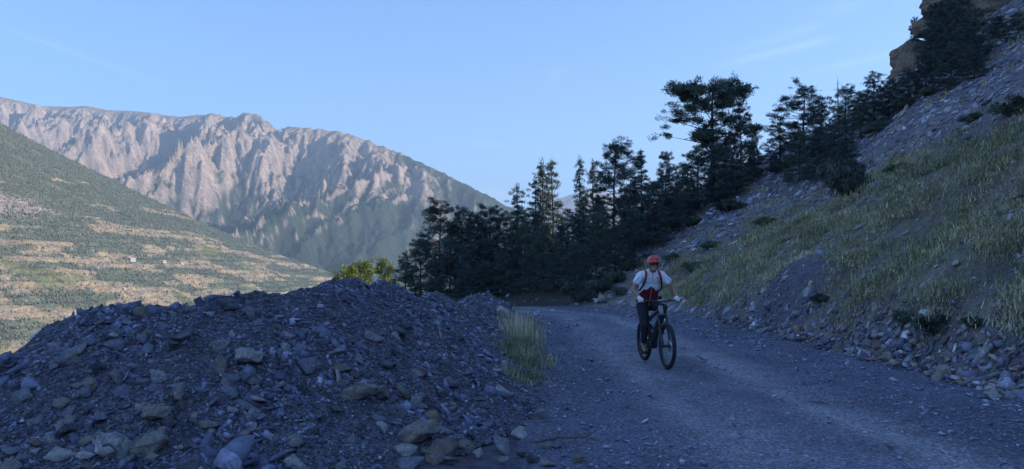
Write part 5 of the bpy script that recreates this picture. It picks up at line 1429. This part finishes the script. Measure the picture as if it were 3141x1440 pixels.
    for i in range(nv):
        th = (i / (nv - 1)) * math.radians(102)
        for j in range(nu):
            ph = 2 * math.pi * j / nu
            x, y, z = math.sin(th) * math.sin(ph), math.sin(th) * math.cos(ph), math.cos(th)
            ridge = .03 * math.cos(ph * 6) * math.sin(th)
            vent = 0
            for (pc, tc2, pw, tw) in [(k * .42 + .21, t2, .11, .12) for k in (-3, -2, -1, 0, 1, 2) for t2 in (1.12,)] + [(k * .5, .66, .14, .16) for k in (-2, -1, 0, 1, 2)] + [(math.pi + k * .5, .9, .14, .2) for k in (-1, 0, 1)]:
                dp = (ph - pc + math.pi) % (2 * math.pi) - math.pi
                if (dp / pw) ** 2 + ((th - tc2) / tw) ** 2 < 1: vent = 1
            r = 1 + ridge - .09 * vent
            Vh.append((hx + .102 * r * x, hy - .012 + .132 * r * y, hz + .055 + .108 * r * z)); Ch.append((.02, .012, .018) if vent else (.80, .085, .075))
    Fh = [(i * nu + j, (i + 1) * nu + j, (i + 1) * nu + (j + 1) % nu, i * nu + (j + 1) % nu) for i in range(nv - 1) for j in range(nu)]
    base = len(Vh)
    for a in np.linspace(-1.0, 1.0, 11):                                  # visor, a curved blade with thickness
        for (rr, dz) in ((.98, .012), (1.22 - .1 * a * a, .004), (1.22 - .1 * a * a, -.004), (.98, -.002)):
            Vh.append((hx + .102 * rr * math.sin(a * .95), hy - .012 + .132 * rr * math.cos(a * .95), hz + .052 + dz)); Ch.append((.72, .07, .065))
    for i in range(10):
        for q in range(4): Fh.append((base + i * 4 + q, base + (i + 1) * 4 + q, base + (i + 1) * 4 + (q + 1) % 4, base + i * 4 + (q + 1) % 4))
    hm = link("helmet", np_mesh("helmet", np.array(Vh), np.array(Fh), np.array(Ch), True), m_tone("helmet_shell", .35, .5, 30, .95, 1.05), man)
    tube("strap", [([(.085, hy + .01, hz + .05), (.07, hy + .02, hz - .05), (.02, hy + .055, hz - .115), (-.02, hy + .055, hz - .115), (-.07, hy + .02, hz - .05), (-.085, hy + .01, hz + .05)], .006)], dark_cloth, hm, 6)
    # wrap-around sunglasses
    t = Tubes()
    pts = [(.076 * math.sin(a), hy + .0 + .092 * math.cos(a), hz + .012 - .006 * abs(a)) for a in np.linspace(-1.15, 1.15, 13)]
    t.add(pts, [.012] + [.017] * 4 + [.014, .011, .014] + [.017] * 4 + [.012], 8); t.add([pts[0], (-.079, hy - .01, hz + .012)], [.005, .004], 5); t.add([pts[-1], (.079, hy - .01, hz + .012)], [.005, .004], 5)
    link("sunglasses", t.mesh("sunglasses"), lens_m, man)
    # backpack
    bp = empty("backpack", ORG, RZ); setp(bp, "backpack with red shoulder straps worn over the white jersey", "backpack")
    bm = bmesh.new(); ell((0, .20, 1.36), (.125, .075, .20), 24, -.35)(bm); me = bpy.data.meshes.new("pack"); bm.to_mesh(me); bm.free()
    for p_ in me.polygons: p_.use_smooth = True
    link("pack", me, red, bp)
    def ribbon(name, pts, wd, mat, th=.010):
        """Flat strap: rectangular section following pts; width across x."""
        Vr, Fr = [], []
        for i, p in enumerate(pts):
            p = np.array(p); d = np.array(pts[min(i + 1, len(pts) - 1)]) - np.array(pts[max(i - 1, 0)]); d = d / np.linalg.norm(d)
            xs_ = np.array([1, 0, 0]) - d * d[0]; xs_ /= np.linalg.norm(xs_); nn = np.cross(xs_, d)
            for (a, b) in ((-1, -1), (1, -1), (1, 1), (-1, 1)): Vr.append(p + xs_ * a * wd / 2 + nn * b * th / 2)
        n = len(pts)
        for i in range(n - 1):
            for q in range(4): Fr.append((i * 4 + q, i * 4 + (q + 1) % 4, (i + 1) * 4 + (q + 1) % 4, (i + 1) * 4 + q))
        Fr += [(3, 2, 1, 0), (n * 4 - 4, n * 4 - 3, n * 4 - 2, n * 4 - 1)]
        return link(name, np_mesh(name, np.array(Vr), np.array(Fr)), mat, bp)
    for s in (1, -1):
        st = ribbon("shoulder_strap", [(s * .105, .30, 1.55), (s * .108, .37, 1.605), (s * .112, .44, 1.608), (s * .118, .50, 1.575), (s * .128, .535, 1.52), (s * .138, .54, 1.46)], .036, red, .012)
        lo = ribbon("lower_strap", [(s * .138, .539, 1.462), (s * .15, .525, 1.40), (s * .168, .48, 1.34), (s * .19, .40, 1.28), (s * .18, .28, 1.24)], .030, dark_cloth, .010); lo.parent = st
build_rider()



# ------------------------------------------------------------------ haze
def build_haze():
    bm = bmesh.new(); bmesh.ops.create_cube(bm, size=1.0)
    x0, x1, y0, y1, z0, z1 = -22500, 22500, -22500, 22500, -418, 2650
    for v in bm.verts:
        v.co = Vector((x0 if v.co.x < 0 else x1, y0 if v.co.y < 0 else y1, z0 if v.co.z < 0 else z1))
    me = bpy.data.meshes.new("haze"); bm.to_mesh(me); bm.free()
    m = bpy.data.materials.new("haze"); m.use_nodes = True; n, l = m.node_tree.nodes, m.node_tree.links; n.clear()
    out = n.new("ShaderNodeOutputMaterial"); pv = n.new("ShaderNodeVolumePrincipled")
    pv.inputs["Color"].default_value = (0.52, 0.75, 1.0, 1); pv.inputs["Density"].default_value = HAZE_DENSITY; pv.inputs["Anisotropy"].default_value = 0.1
    l.new(pv.outputs[0], out.inputs["Volume"])
    o = link("haze", me, m); setp(o, "thin blue morning haze filling the valley air", "haze", kind="stuff")
build_haze()
